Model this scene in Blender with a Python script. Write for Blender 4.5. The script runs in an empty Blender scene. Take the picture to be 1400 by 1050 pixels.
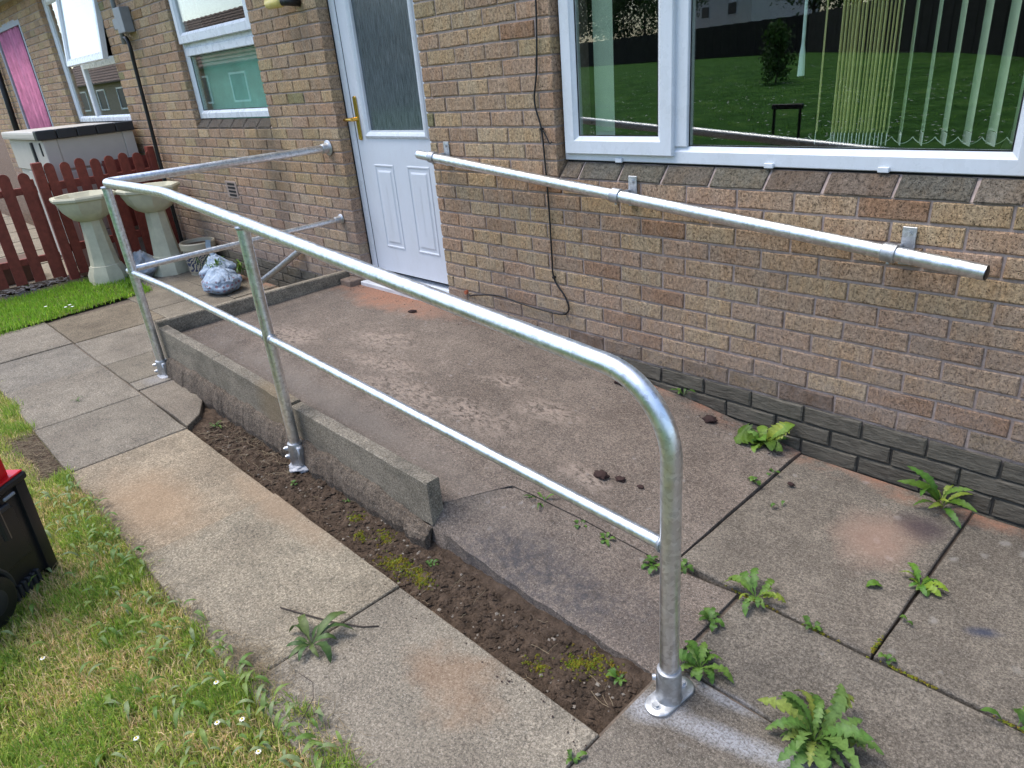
import bpy, bmesh, math, random
import numpy as np
from mathutils import Vector, Matrix, noise as mnoise

random.seed(7); rng = np.random.default_rng(7)
sc = bpy.context.scene
col = sc.collection
rad = math.radians

# ------------------------------------------------------------------ camera
CAM = Vector((1.16576, -2.50136, 1.52615)); FPX = 960.764
rv = np.array([1.90747596, 0.742929129, -0.589634579])
_t = np.linalg.norm(rv); _k = rv / _t
_K = np.array([[0, -_k[2], _k[1]], [_k[2], 0, -_k[0]], [-_k[1], _k[0], 0]])
RM = np.eye(3) + math.sin(_t) * _K + (1 - math.cos(_t)) * _K @ _K   # rows: right, down, forward
cd = bpy.data.cameras.new('camera'); cam = bpy.data.objects.new('camera', cd); col.objects.link(cam)
cd.sensor_width = 36; cd.lens = FPX / 1400 * 36; cd.clip_start = 0.05; cd.clip_end = 600
mw = Matrix.Identity(4)
for i in range(3):
    mw[i][0] = RM[0][i]; mw[i][1] = -RM[1][i]; mw[i][2] = -RM[2][i]; mw[i][3] = CAM[i]
cam.matrix_world = mw; sc.camera = cam

# ------------------------------------------------------------------ light
SUN = Vector((-0.32, -0.22, 0.90)).normalized()
w = bpy.data.worlds.new('World'); sc.world = w; w.use_nodes = True
wn = w.node_tree; bg = wn.nodes['Background']
sky = wn.nodes.new('ShaderNodeTexSky'); sky.sky_type = 'NISHITA'; sky.sun_disc = False
sky.sun_elevation = math.asin(SUN.z); sky.sun_rotation = math.atan2(SUN.x, SUN.y)
sky.air_density = 1.0; sky.dust_density = 1.6; sky.ozone_density = 1.0
wn.links.new(sky.outputs[0], bg.inputs[0]); bg.inputs[1].default_value = 0.15
sd = bpy.data.lights.new('sun', 'SUN'); sun = bpy.data.objects.new('sun', sd); col.objects.link(sun)
sd.energy = 1.3; sd.angle = rad(35); sd.color = (1.0, 0.96, 0.90)
sun.rotation_euler = SUN.to_track_quat('Z', 'Y').to_euler(); sun.location = (0, 0, 20)
sc.view_settings.view_transform = 'Standard'; sc.view_settings.look = 'None'
sc.view_settings.gamma = 1; sc.view_settings.use_curve_mapping = False
sc.view_settings.exposure = 1.27
sc.render.engine = 'CYCLES'

# ------------------------------------------------------------------ helpers
wl = {}
def tag(o, label=None, cat=None, group=None, kind=None):
    if label: o['label'] = label
    if cat: o['category'] = cat
    if group: o['group'] = group
    if kind: o['kind'] = kind
    return o
def empty(name, loc, label=None, cat=None, group=None, kind=None, parent=None):
    o = bpy.data.objects.new(name, None); col.objects.link(o)
    pl = wl[parent.name] if parent else Vector((0, 0, 0))
    o.location = Vector(loc) - pl; wl[o.name] = Vector(loc); o.empty_display_size = .1
    if parent: o.parent = parent
    return tag(o, label, cat, group, kind)
def obj(name, verts, faces, mat, parent=None, smooth=False, tint=None, kind=None, fmat=None):
    """one mesh object; verts in world coordinates; origin moved to its base"""
    v = np.asarray(verts, dtype=float)
    c = np.array([(v[:, 0].min() + v[:, 0].max()) / 2, (v[:, 1].min() + v[:, 1].max()) / 2, v[:, 2].min()])
    me = bpy.data.meshes.new(name); me.from_pydata((v - c).tolist(), [], [tuple(f) for f in faces])
    mats = mat if isinstance(mat, (list, tuple)) else [mat]
    for m in mats: me.materials.append(m)
    if fmat is not None: me.polygons.foreach_set('material_index', np.asarray(fmat, dtype=np.int32))
    if smooth: me.polygons.foreach_set('use_smooth', [True] * len(me.polygons))
    if tint is not None:
        a = me.color_attributes.new('tint', 'FLOAT_COLOR', 'POINT')
        t = np.asarray(tint, dtype=np.float32)
        if t.ndim == 1: t = np.tile(t, (len(v), 1))
        if t.shape[1] == 3: t = np.hstack([t, np.ones((len(t), 1), np.float32)])
        a.data.foreach_set('color', t.ravel())
    me.update()
    o = bpy.data.objects.new(name, me); col.objects.link(o)
    pl = wl[parent.name] if parent else Vector((0, 0, 0))
    o.location = Vector(c) - pl; wl[o.name] = Vector(c)
    if parent: o.parent = parent
    if kind: o['kind'] = kind
    return o
class MB:
    def __init__(s): s.v = []; s.f = []; s.sm = False; s.fm = []; s.m = 0
    def add(s, v, f):
        n = len(s.v); s.v += [tuple(p) for p in v]; s.f += [tuple(i + n for i in q) for q in f]; s.fm += [s.m] * len(f); return s
    def box(s, x0, x1, y0, y1, z0, z1, ch=0, R=None, o=None):
        """box with chamfered edges (ch), optional rotation R (3x3) about o"""
        if ch <= 0:
            v = [(x, y, z) for x in (x0, x1) for y in (y0, y1) for z in (z0, z1)]
            f = [(0, 1, 3, 2), (4, 6, 7, 5), (0, 4, 5, 1), (2, 3, 7, 6), (0, 2, 6, 4), (1, 5, 7, 3)]
        else:
            bm = bmesh.new(); bmesh.ops.create_cube(bm, size=1)
            for q in bm.verts:
                q.co = Vector(((x0 + x1) / 2 + q.co.x * (x1 - x0), (y0 + y1) / 2 + q.co.y * (y1 - y0), (z0 + z1) / 2 + q.co.z * (z1 - z0)))
            bmesh.ops.bevel(bm, geom=bm.edges[:], offset=ch, segments=2 if ch > .006 else 1, affect='EDGES', profile=.7)
            bm.verts.index_update()
            v = [tuple(q.co) for q in bm.verts]; f = [tuple(q.index for q in p.verts) for p in bm.faces]; bm.free()
        if R is not None:
            o = np.array(o if o is not None else (0, 0, 0)); v = [tuple(o + R @ (np.array(p))) for p in v]
        return s.add(v, f)
    def tube(s, pts, r, n=16, caps=True, up=(0, 0, 1)):
        pts = [Vector(p) for p in pts]; rs = r if isinstance(r, (list, tuple)) else [r] * len(pts)
        v = []; f = []; pn = None
        for i, p in enumerate(pts):
            t = (pts[min(i + 1, len(pts) - 1)] - pts[max(i - 1, 0)]).normalized()
            if pn is None:
                a = Vector(up) if abs(t.dot(Vector(up))) < .95 else Vector((1, 0, 0))
                pn = (a - t * a.dot(t)).normalized()
            else: pn = (pn - t * pn.dot(t)).normalized()
            b = t.cross(pn)
            k = 1.0
            for j in range(n):
                a = 2 * math.pi * j / n
                v.append(p + (pn * math.cos(a) + b * math.sin(a)) * rs[i] * k)
        for i in range(len(pts) - 1):
            for j in range(n):
                f.append((i * n + j, i * n + (j + 1) % n, (i + 1) * n + (j + 1) % n, (i + 1) * n + j))
        if caps: f.append(tuple(range(n - 1, -1, -1))); f.append(tuple(range((len(pts) - 1) * n, len(pts) * n)))
        return s.add(v, f)
    def lathe(s, cx, cy, prof, n=24, a0=0, sq=1):
        v = []; f = []
        for (r, z) in prof:
            for j in range(n):
                a = a0 + 2 * math.pi * j / n; v.append((cx + r * math.cos(a), cy + r * math.sin(a) * sq, z))
        for i in range(len(prof) - 1):
            for j in range(n): f.append((i * n + j, i * n + (j + 1) % n, (i + 1) * n + (j + 1) % n, (i + 1) * n + j))
        return s.add(v, f)
    def loop(s, x0, x1, z0, z1, prof):
        """sweep a profile [(inset, y)...] round a rectangle in the wall plane, mitred corners"""
        v = []; f = []
        for (d, y) in prof: v += [(x0 + d, y, z0 + d), (x1 - d, y, z0 + d), (x1 - d, y, z1 - d), (x0 + d, y, z1 - d)]
        for i in range(len(prof) - 1):
            for j in range(4): f.append((i * 4 + j, i * 4 + (j + 1) % 4, (i + 1) * 4 + (j + 1) % 4, (i + 1) * 4 + j))
        return s.add(v, f)
    def build(s, name, mat, parent=None, smooth=False, kind=None, tint=None):
        return obj(name, s.v, s.f, mat, parent, smooth, tint, kind, s.fm if isinstance(mat, (list, tuple)) else None)
def fix_normals(o):
    bm = bmesh.new(); bm.from_mesh(o.data); bmesh.ops.recalc_face_normals(bm, faces=bm.faces[:]); bm.to_mesh(o.data); bm.free(); return o
def autosmooth(o, ang=40):
    """smooth shading with sharp edges above the angle"""
    me = o.data; bm = bmesh.new(); bm.from_mesh(me); bmesh.ops.recalc_face_normals(bm, faces=bm.faces[:])
    for e in bm.edges:
        e.smooth = not (len(e.link_faces) != 2 or e.calc_face_angle(0) > rad(ang))
    for f in bm.faces: f.smooth = True
    bm.to_mesh(me); bm.free(); return o
def project(x, y, z):
    c = RM @ (np.array([x, y, z]) - np.array(CAM)); return (700 + FPX * c[0] / c[2], 525 + FPX * c[1] / c[2], c[2])
def rotz(a): c, s_ = math.cos(a), math.sin(a); return np.array([[c, -s_, 0], [s_, c, 0], [0, 0, 1]])

# ------------------------------------------------------------------ material DSL
class N:
    def __init__(s, name, rough=.8, metal=0.0, spec=.4):
        s.m = bpy.data.materials.new(name); s.m.use_nodes = True; s.nt = s.m.node_tree; s.b = s.nt.nodes['Principled BSDF']
        s.b.inputs['Roughness'].default_value = rough; s.b.inputs['Metallic'].default_value = metal
        s.b.inputs['Specular IOR Level'].default_value = spec
        s._pos = None
    def new(s, t): return s.nt.nodes.new(t)
    def L(s, a, b): s.nt.links.new(a, b)
    def put(s, sock, val):
        if hasattr(val, 'is_linked') or isinstance(val, bpy.types.NodeSocket): s.L(val, sock)
        else:
            if isinstance(val, (tuple, list)) and len(val) == 3 and sock.type == 'RGBA': val = (*val, 1)
            sock.default_value = val
    def pos(s):
        if s._pos is None: s._pos = s.new('ShaderNodeNewGeometry').outputs['Position']
        return s._pos
    def sepz(s):
        n = s.new('ShaderNodeSeparateXYZ'); s.L(s.pos(), n.inputs[0]); return n.outputs
    def map(s, scale=(1, 1, 1), loc=(0, 0, 0), rot=(0, 0, 0), vec=None, typ='POINT'):
        n = s.new('ShaderNodeMapping'); n.vector_type = typ; s.L(vec or s.pos(), n.inputs[0]); n.inputs['Scale'].default_value = scale; n.inputs['Location'].default_value = loc
        n.inputs['Rotation'].default_value = rot; return n.outputs[0]
    def noise(s, scale, detail=4, rough=.6, vec=None, dist=0, col=False):
        n = s.new('ShaderNodeTexNoise'); s.L(vec or s.pos(), n.inputs['Vector']); n.inputs['Scale'].default_value = scale; n.inputs['Detail'].default_value = detail
        n.inputs['Roughness'].default_value = rough; n.inputs['Distortion'].default_value = dist; return n.outputs['Color' if col else 'Fac']
    def vor(s, scale, feature='F1', out='Distance', vec=None, rnd=1):
        n = s.new('ShaderNodeTexVoronoi'); n.feature = feature; s.L(vec or s.pos(), n.inputs['Vector']); n.inputs['Scale'].default_value = scale
        n.inputs['Randomness'].default_value = rnd; return n.outputs[out]
    def ramp(s, fac, stops, interp='LINEAR'):
        n = s.new('ShaderNodeValToRGB'); s.L(fac, n.inputs[0]); cr = n.color_ramp; cr.interpolation = interp
        while len(cr.elements) < len(stops): cr.elements.new(.5)
        for e, (p, c) in zip(cr.elements, stops):
            e.position = p; e.color = (c, c, c, 1) if isinstance(c, (int, float)) else (*c, 1)
        return n.outputs[0]
    def mix(s, fac, a, b, mode='MIX'):
        n = s.new('ShaderNodeMix'); n.data_type = 'RGBA'; n.blend_type = mode
        s.put(n.inputs[0], fac); s.put(n.inputs[6], a); s.put(n.inputs[7], b); return n.outputs[2]
    def math(s, op, a, b=0.0, c=None, clamp=False):
        n = s.new('ShaderNodeMath'); n.operation = op; n.use_clamp = clamp; s.put(n.inputs[0], a); s.put(n.inputs[1], b)
        if c is not None: s.put(n.inputs[2], c)
        return n.outputs[0]
    def attr(s, name='tint'):
        n = s.new('ShaderNodeAttribute'); n.attribute_name = name; return n.outputs['Color']
    def blob(s, cx, cy, rx, ry, ang=0, cz=None, rz=1e3, wob=.35, wsc=6, edge=(.6, 1.0)):
        """soft elliptical stain mask at a world position, with a wobbly outline"""
        n = s.new('ShaderNodeVectorMath'); n.operation = 'SUBTRACT'; s.L(s.pos(), n.inputs[0]); n.inputs[1].default_value = (cx, cy, cz or 0)
        r = s.new('ShaderNodeVectorRotate'); r.rotation_type = 'Z_AXIS'; r.inputs['Angle'].default_value = -ang; s.L(n.outputs[0], r.inputs['Vector'])
        m = s.new('ShaderNodeVectorMath'); m.operation = 'DIVIDE'; s.L(r.outputs[0], m.inputs[0]); m.inputs[1].default_value = (rx, ry, rz)
        l = s.new('ShaderNodeVectorMath'); l.operation = 'LENGTH'; s.L(m.outputs[0], l.inputs[0])
        d = s.math('ADD', l.outputs['Value'], s.math('MULTIPLY', s.math('SUBTRACT', s.noise(wsc, 5, .65), .5), wob * 4))
        return s.ramp(d, [(edge[0] * .5, 1.0), (min(edge[1], 1.0), 0.0)]) if edge[1] <= 1 else s.ramp(d, [(edge[0], 1.0), (1, 0.0)])
    def color(s, c): s.put(s.b.inputs['Base Color'], c); return s
    def bump(s, h, strength=.5, dist=.005):
        n = s.new('ShaderNodeBump'); n.inputs['Strength'].default_value = strength; n.inputs['Distance'].default_value = dist
        s.L(h, n.inputs['Height']); s.L(n.outputs[0], s.b.inputs['Normal']); return s
    def rough(s, v): s.put(s.b.inputs['Roughness'], v); return s
def flat(name, c, rough=.6, metal=0, spec=.4, var=.12, sc_=12, bump=0):
    n = N(name, rough, metal, spec)
    f = n.ramp(n.noise(sc_, 5, .65), [(.3, 1 - var), (.7, 1 + var)])
    n.color(n.mix(1.0, c, f, 'MULTIPLY'))
    if bump: n.bump(n.noise(sc_ * 12, 4, .6), bump, .002)
    return n.m

def m_upvc(name, c0, c1, rough):
    n = N(name, rough, spec=.5); g = n.math('MULTIPLY', n.ramp(n.noise(9, 5, .75, n.map(scale=(1, 1, .4))), [(.45, 0.0), (.75, .8)]), n.ramp(n.noise(60, 4, .7), [(.3, .3), (.7, 1.0)]))
    n.color(n.mix(g, c0, c1)); n.rough(n.ramp(n.noise(15, 4), [(.3, rough * .8), (.7, rough * 1.5)])); return n.m
# brick: rustic buff brick, tint carried per brick
def m_brick():
    n = N('buff_brick', .95, spec=.2)
    t = n.attr()
    big = n.noise(5.5, 3, .5, n.map(loc=(3, 0, 1)))
    patch = n.ramp(n.noise(9, 2, .5, n.map(scale=(1.6, 1, .5), loc=(0, 7, 0))), [(.42, (1, 1, 1)), (.6, (1.0, .91, .82)), (.7, (.93, .91, .92))])
    c = n.mix(.8, t, patch, 'MULTIPLY')
    g = n.noise(82, 5, .85, n.map(scale=(1, 1, .75)))
    c = n.mix(1.0, c, n.ramp(g, [(.36, .28), (.46, .88), (.56, 1.18), (.68, 1.65)]), 'MULTIPLY')
    pits = n.vor(150, vec=n.map(scale=(1, 1, .7)))
    c = n.mix(n.ramp(pits, [(.12, .55), (.3, 0.0)]), c, (.07, .05, .035))
    # soot and water staining with their own shape
    st = n.ramp(n.noise(1.7, 5, .7, n.map(scale=(1, 1, .7))), [(.52, 0.0), (.74, .30)])
    c = n.mix(st, c, n.mix(1.0, c, (.55, .52, .5), 'MULTIPLY'))
    xyz = n.sepz()
    low = n.math('MULTIPLY', n.ramp(n.math('ADD', xyz[2], n.math('MULTIPLY', n.noise(3, 4), .5)), [(.55, 1.0), (1.0, 0.0)]), n.ramp(n.noise(14, 4), [(.35, .25), (.6, .7)]))
    c = n.mix(n.math('MULTIPLY', low, .7), c, (.37, .30, .25))
    # streaks under the sill of the window beside the door
    stk = n.math('MULTIPLY', n.blob(-4.0, 0, .28, 9, cz=1.0, rz=.55, wob=.25, wsc=7), .6)
    c = n.mix(stk, c, (.11, .09, .06))
    n.color(c)
    h = n.math('ADD', n.math('MULTIPLY', g, 1.0), n.math('MULTIPLY', n.noise(60, 4, .7, n.map(scale=(1.3, 1, .5))), 1.2))
    n.bump(n.math('SUBTRACT', h, n.math('MULTIPLY', n.ramp(pits, [(.1, 1.0), (.3, 0.0)]), .6)), 1.0, .009)
    return n.m
def m_engineering():
    n = N('dark_rock_faced_brick', .8, spec=.3)
    g = n.noise(30, 5, .7, n.map(scale=(.5, 1, 2.2)), dist=.6)
    c = n.mix(n.ramp(g, [(.35, 0.0), (.65, 1.0)]), (.085, .075, .057), (.165, .145, .11))
    c = n.mix(n.ramp(n.noise(130, 3, .7), [(.5, 0.0), (.8, .5)]), c, (.18, .17, .14))
    n.color(n.mix(.5, c, n.attr(), 'MULTIPLY')); n.bump(g, .9, .012); return n.m
def m_mortar():
    n = N('mortar', .95, spec=.15)
    c = n.ramp(n.noise(45, 5, .7), [(.3, (.31, .24, .205)), (.7, (.48, .385, .34))])
    xyz = n.sepz()
    c = n.mix(n.ramp(n.math('ADD', xyz[2], n.math('MULTIPLY', n.noise(9, 4), .06)), [(.20, 1.0), (.235, 0.0)]), c, (.085, .078, .066))
    n.color(c).bump(n.noise(240, 4, .7), .6, .004); return n.m
# concrete family
def m_concrete(name, a, b, dark=(.09, .08, .075), kind='slab'):
    n = N(name, .93, spec=.2)
    blot = n.noise(2.6, 6, .68)
    c = n.mix(n.ramp(blot, [(.3, 0.0), (.7, 1.0)]), a, b)
    c = n.mix(n.ramp(n.noise(11, 6, .75, n.map(loc=(5, 2, 0))), [(.45, 0.0), (.75, .6)]), c, dark)
    sp = n.noise(330, 2, .9)
    sp2 = n.noise(150, 3, .75)
    sp3 = n.noise(85, 4, .85)
    c = n.mix(1.0, c, n.ramp(sp, [(.3, .5), (.48, .95), (.62, 1.1), (.75, 1.8)]), 'MULTIPLY')
    c = n.mix(1.0, c, n.ramp(sp2, [(.32, .55), (.5, 1.0), (.68, 1.45)]), 'MULTIPLY')
    c = n.mix(1.0, c, n.ramp(sp3, [(.36, .66), (.5, 1.0), (.64, 1.3)]), 'MULTIPLY')
    cell = n.new('ShaderNodeTexVoronoi'); n.L(n.pos(), cell.inputs[0]); cell.inputs['Scale'].default_value = 190
    h1 = n.new('ShaderNodeSeparateColor'); n.L(cell.outputs['Color'], h1.inputs[0])
    stone = n.math('MULTIPLY', n.ramp(cell.outputs['Distance'], [(.2, 1.0), (.34, 0.0)]), n.ramp(h1.outputs[0], [(.78, 0.0), (.82, .75)]))
    c = n.mix(stone, c, (.38, .35, .30))
    stone2 = n.math('MULTIPLY', n.ramp(cell.outputs['Distance'], [(.2, 1.0), (.34, 0.0)]), n.ramp(h1.outputs[1], [(.84, 0.0), (.87, .7)]))
    c = n.mix(stone2, c, (.035, .03, .03))
    h = n.math('ADD', n.math('MULTIPLY', sp2, 1.0), n.math('MULTIPLY', n.noise(55, 4, .7), .8))
    n._h = h; n._c = c; return n
def lichen(n, c, sc_=16, amt=.55, colr=(.42, .40, .35), thr=.86):
    v = n.new('ShaderNodeTexVoronoi'); mp = n.mix(.035, n.pos(), n.noise(22, 4, .7, col=True)); n.L(mp, v.inputs[0]); v.inputs['Scale'].default_value = sc_
    s_ = n.new('ShaderNodeSeparateColor'); n.L(v.outputs['Color'], s_.inputs[0])
    f = n.math('MULTIPLY', n.ramp(v.outputs['Distance'], [(.16, 1.0), (.3, 0.0)]), n.ramp(s_.outputs[2], [(thr, 0.0), (thr + .03, amt)]))
    return n.mix(f, c, colr)
def red_dust(n, c):
    xyz = n.sepz()
    wob = n.math('MULTIPLY', n.math('SUBTRACT', n.noise(7, 6, .7), .5), .22)
    near = n.ramp(n.math('ADD', n.math('MULTIPLY', xyz[1], -1), wob), [(.0, 1.0), (.02, 1.0), (.12, 0.0)])
    brk = n.ramp(n.noise(5, 5, .7, n.map(loc=(1.5, 4, 0))), [(.42, 0.0), (.6, .85)])
    f = n.math('MULTIPLY', near, brk)
    d = n.math('MULTIPLY', n.blob(-2.55, -.06, .75, .26, wob=.3, wsc=7), n.ramp(n.noise(40, 4, .8), [(.3, .5), (.55, 1.0)]))
    f = n.math('MAXIMUM', f, n.math('MULTIPLY', d, .85))
    return n.mix(f, c, n.ramp(n.noise(160, 3, .8), [(.3, (.22, .10, .06)), (.7, (.48, .24, .15))]))
def m_paving():
    n = m_concrete('paving_slab_concrete', (.160, .138, .108), (.285, .252, .197), dark=(.10, .092, .075))
    c = lichen(n, n._c); xyz = n.sepz()
    c = n.mix(1.0, c, n.attr(), 'MULTIPLY')
    # earthy wash and pinkish sand on the slab edges
    c = n.mix(n.math('MULTIPLY', n.blob(-1.75, -1.95, .45, .2, wob=.3, wsc=4), .5), c, (.33, .22, .13))
    c = n.mix(n.math('MULTIPLY', n.blob(-.05, -1.72, .2, .13, wob=.55, wsc=9), .32), c, (.26, .14, .07))
    c = n.mix(n.math('MULTIPLY', n.blob(-1.25, -1.62, .5, .09, wob=.3), .5), c, (.28, .19, .12))
    c = n.mix(n.math('MULTIPLY', n.blob(.55, -.38, .16, .22, wob=.3, wsc=5), .55), c, (.30, .19, .14))
    c = n.mix(n.math('MULTIPLY', n.blob(.64, -.22, .1, .1, wob=.3, wsc=9), .75), c, (.055, .04, .045))
    c = n.mix(n.math('MULTIPLY', n.blob(.93, -.62, .06, .028, .6, wob=.25, wsc=14), .75), c, (.035, .045, .075))
    # grinder/drilling dust blown from the last post
    dst = n.math('MAXIMUM', n.blob(.40, -1.43, .11, .06, .5, wob=.2, wsc=12), n.blob(.60, -1.385, .26, .042, .28, wob=.2, wsc=12))
    dst = n.math('MAXIMUM', dst, n.math('MULTIPLY', n.blob(.53, -1.285, .12, .032, .1, wob=.2, wsc=12), .8))
    dst = n.math('MAXIMUM', dst, n.math('MULTIPLY', n.blob(-3.12, -1.45, .13, .08, .3, wob=.4, wsc=8), .4))
    c = n.mix(n.math('MULTIPLY', dst, n.ramp(n.noise(150, 3, .7), [(.38, .25), (.6, .85)])), c, (.33, .335, .35))
    c = red_dust(n, c)
    # dirt along the edges of each slab
    n.color(c).bump(n._h, .6, .004); return n.m
def m_ramp():
    n = m_concrete('ramp_concrete', (.145, .115, .092), (.225, .183, .148), dark=(.08, .067, .056))
    c = lichen(n, n._c, 30, .4, (.30, .28, .26), .9)
    w1 = None
    for (x, y, rx, ry) in [(-1.98, -.58, .30, .16), (-1.35, -.88, .42, .15), (-1.02, -.80, .28, .12), (-.78, -.55, .2, .1), (-1.1, -.47, .2, .08), (-1.7, -.75, .3, .12), (-2.5, -.85, .3, .2), (-.35, -.8, .15, .06)]:
        b = n.blob(x, y, rx, ry, .1, wob=.5, wsc=9); w1 = b if w1 is None else n.math('MAXIMUM', w1, b)
    pit = n.noise(48, 5, .72, n.map(scale=(.6, 1.1, 1)))
    worn = n.math('MULTIPLY', w1, n.ramp(pit, [(.42, 0.0), (.54, .9)]))
    c = n.mix(worn, c, n.mix(n.noise(90, 4), (.23, .18, .145), (.42, .34, .275)))
    c = n.mix(n.math('MULTIPLY', w1, n.ramp(pit, [(.33, .6), (.42, 0.0)])), c, (.045, .035, .03))
    # pale washed band beside the edging
    xyz = n.sepz()
    band = n.ramp(n.math('ADD', xyz[1], n.math('MULTIPLY', n.noise(4, 5), .25)), [(-1.0 + 1.0, 0), (1, 0)])
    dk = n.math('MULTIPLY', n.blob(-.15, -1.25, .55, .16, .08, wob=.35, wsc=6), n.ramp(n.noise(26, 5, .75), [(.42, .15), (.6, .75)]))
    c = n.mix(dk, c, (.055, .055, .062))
    c = n.mix(n.math('MULTIPLY', n.blob(-1.6, -1.16, 1.5, .13, wob=.3, wsc=5), .5), c, (.22, .19, .16))
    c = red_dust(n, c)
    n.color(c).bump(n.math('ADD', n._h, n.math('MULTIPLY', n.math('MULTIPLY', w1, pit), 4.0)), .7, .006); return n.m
def m_kerb():
    n = m_concrete('edging_concrete', (.20, .172, .13), (.32, .275, .21), dark=(.10, .088, .066))
    xyz = n.sepz()
    g = n.noise(6, 5, .7, n.map(scale=(.6, 1, 2)))
    c = n.mix(n.ramp(g, [(.5, 0.0), (.72, .6)]), n._c, (.055, .052, .042))
    c = n.mix(n.math('MULTIPLY', n.blob(-1.75, -1.34, .22, 9, wob=.25, wsc=3), .45), c, (.23, .16, .08))
    n.color(c).bump(n._h, .6, .004); return n.m
def m_haunch():
    n = m_concrete('rough_haunching_concrete', (.13, .10, .075), (.19, .155, .12), dark=(.05, .04, .03))
    n.color(n._c).bump(n.noise(40, 6, .75), 1.0, .015); return n.m
def m_soil():
    n = N('soil', 1, spec=.1)
    c = n.ramp(n.noise(24, 7, .75), [(.3, (.05, .036, .026)), (.55, (.135, .095, .067)), (.75, (.23, .165, .118))])
    c = n.mix(n.math('MULTIPLY', n.ramp(n.noise(300, 2, .8), [(.62, 0.0), (.75, .6)]), 1), c, (.22, .17, .12))
    n.color(c).bump(n.noise(70, 6, .8), 1, .02); return n.m
def m_lawn():
    n = N('lawn_ground', 1, spec=.1)
    c = n.ramp(n.noise(1.3, 7, .8), [(.38, (.035, .10, .015)), (.52, (.065, .17, .03)), (.66, (.12, .23, .045))])
    y = n.sepz()[1]
    f = n.ramp(n.math('MULTIPLY', y, -.1), [(.30, 1.0), (.42, 0.0)])
    c = n.mix(f, c, n.ramp(n.noise(60, 5, .7), [(.3, (.08, .075, .03)), (.7, (.24, .22, .10))]))
    c = n.mix(1.0, c, n.ramp(n.noise(70, 3, .8), [(.3, .6), (.7, 1.4)]), 'MULTIPLY')
    n.color(c).bump(n.noise(90, 4, .8), .8, .02); return n.m
def m_leafy(name, trans=.25, rough=.5):
    n = N(name, rough, spec=.35)
    t = n.attr(); c = n.mix(1.0, t, n.ramp(n.noise(90, 3, .7), [(.3, .75), (.7, 1.25)]), 'MULTIPLY'); n.color(c)
    tr = n.new('ShaderNodeBsdfTranslucent'); n.L(c, tr.inputs[0]); mx = n.new('ShaderNodeMixShader'); mx.inputs[0].default_value = trans
    out = n.nt.nodes['Material Output']; n.L(n.b.outputs[0], mx.inputs[1]); n.L(tr.outputs[0], mx.inputs[2]); n.L(mx.outputs[0], out.inputs[0]); return n.m
def m_galv(name='galvanised_steel', base=.74, r0=.30, r1=.46):
    n = N(name, .35, metal=1.0)
    v = n.new('ShaderNodeTexVoronoi'); n.L(n.pos(), v.inputs[0]); v.inputs['Scale'].default_value = 85
    s_ = n.new('ShaderNodeSeparateColor'); n.L(v.outputs['Color'], s_.inputs[0])
    c = n.ramp(s_.outputs[0], [(0, (base * .82, base * .84, base * .86)), (1, (base * 1.12, base * 1.15, base * 1.18))])
    c = n.mix(n.ramp(n.noise(35, 6, .75), [(.54, 0.0), (.72, .6)]), c, (.34, .345, .35))
    scr = n.ramp(n.noise(120, 4, .8), [(.68, 0.0), (.74, .8)])
    c = n.mix(scr, c, (.12, .12, .125))
    n.color(c); n.rough(n.ramp(n.noise(28, 5, .7), [(.3, r0), (.7, r1)])); n.bump(n.noise(60, 4, .6), .12, .002); return n.m
def m_glass(name='window_glass', k=1.0, tintc=(.80, .9, .86), rough=0.0, streak=False):
    n = N(name); nt = n.nt
    gl = n.new('ShaderNodeBsdfGlossy'); gl.inputs['Roughness'].default_value = rough; gl.inputs['Color'].default_value = (1, 1, 1, 1)
    tr = n.new('ShaderNodeBsdfTransparent'); tr.inputs['Color'].default_value = (*tintc, 1)
    ge = n.new('ShaderNodeNewGeometry'); dt = n.new('ShaderNodeVectorMath'); dt.operation = 'DOT_PRODUCT'; n.L(ge.outputs['Normal'], dt.inputs[0]); n.L(ge.outputs['Incoming'], dt.inputs[1])
    c1 = n.math('SUBTRACT', 1.0, n.math('ABSOLUTE', dt.outputs['Value']), clamp=True)
    fr = n.math('MULTIPLY_ADD', n.math('POWER', c1, 5.0), .957, .043)
    mx = n.new('ShaderNodeMixShader'); n.L(n.math('MULTIPLY', fr, k, clamp=True), mx.inputs[0])
    n.L(tr.outputs[0], mx.inputs[1]); n.L(gl.outputs[0], mx.inputs[2]); n.L(mx.outputs[0], nt.nodes['Material Output'].inputs[0])
    if streak:
        df = n.new('ShaderNodeBsdfDiffuse'); sg = n.noise(75, 4, .8, n.map(scale=(3.2, 1, .13)))
        n.L(n.ramp(sg, [(.36, (.055, .07, .078)), (.55, (.13, .16, .17)), (.7, (.27, .31, .33))]), df.inputs[0])
        m2 = n.new('ShaderNodeMixShader'); m2.inputs[0].default_value = .72; n.L(tr.outputs[0], m2.inputs[1]); n.L(df.outputs[0], m2.inputs[2]); n.L(m2.outputs[0], mx.inputs[1])
        b = n.new('ShaderNodeBump'); b.inputs['Strength'].default_value = .25; b.inputs['Distance'].default_value = .002
        n.L(n.noise(60, 3, .7, n.map(scale=(3.0, 1, .12))), b.inputs['Height']); n.L(b.outputs[0], gl.inputs['Normal'])
    return n.m
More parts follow.
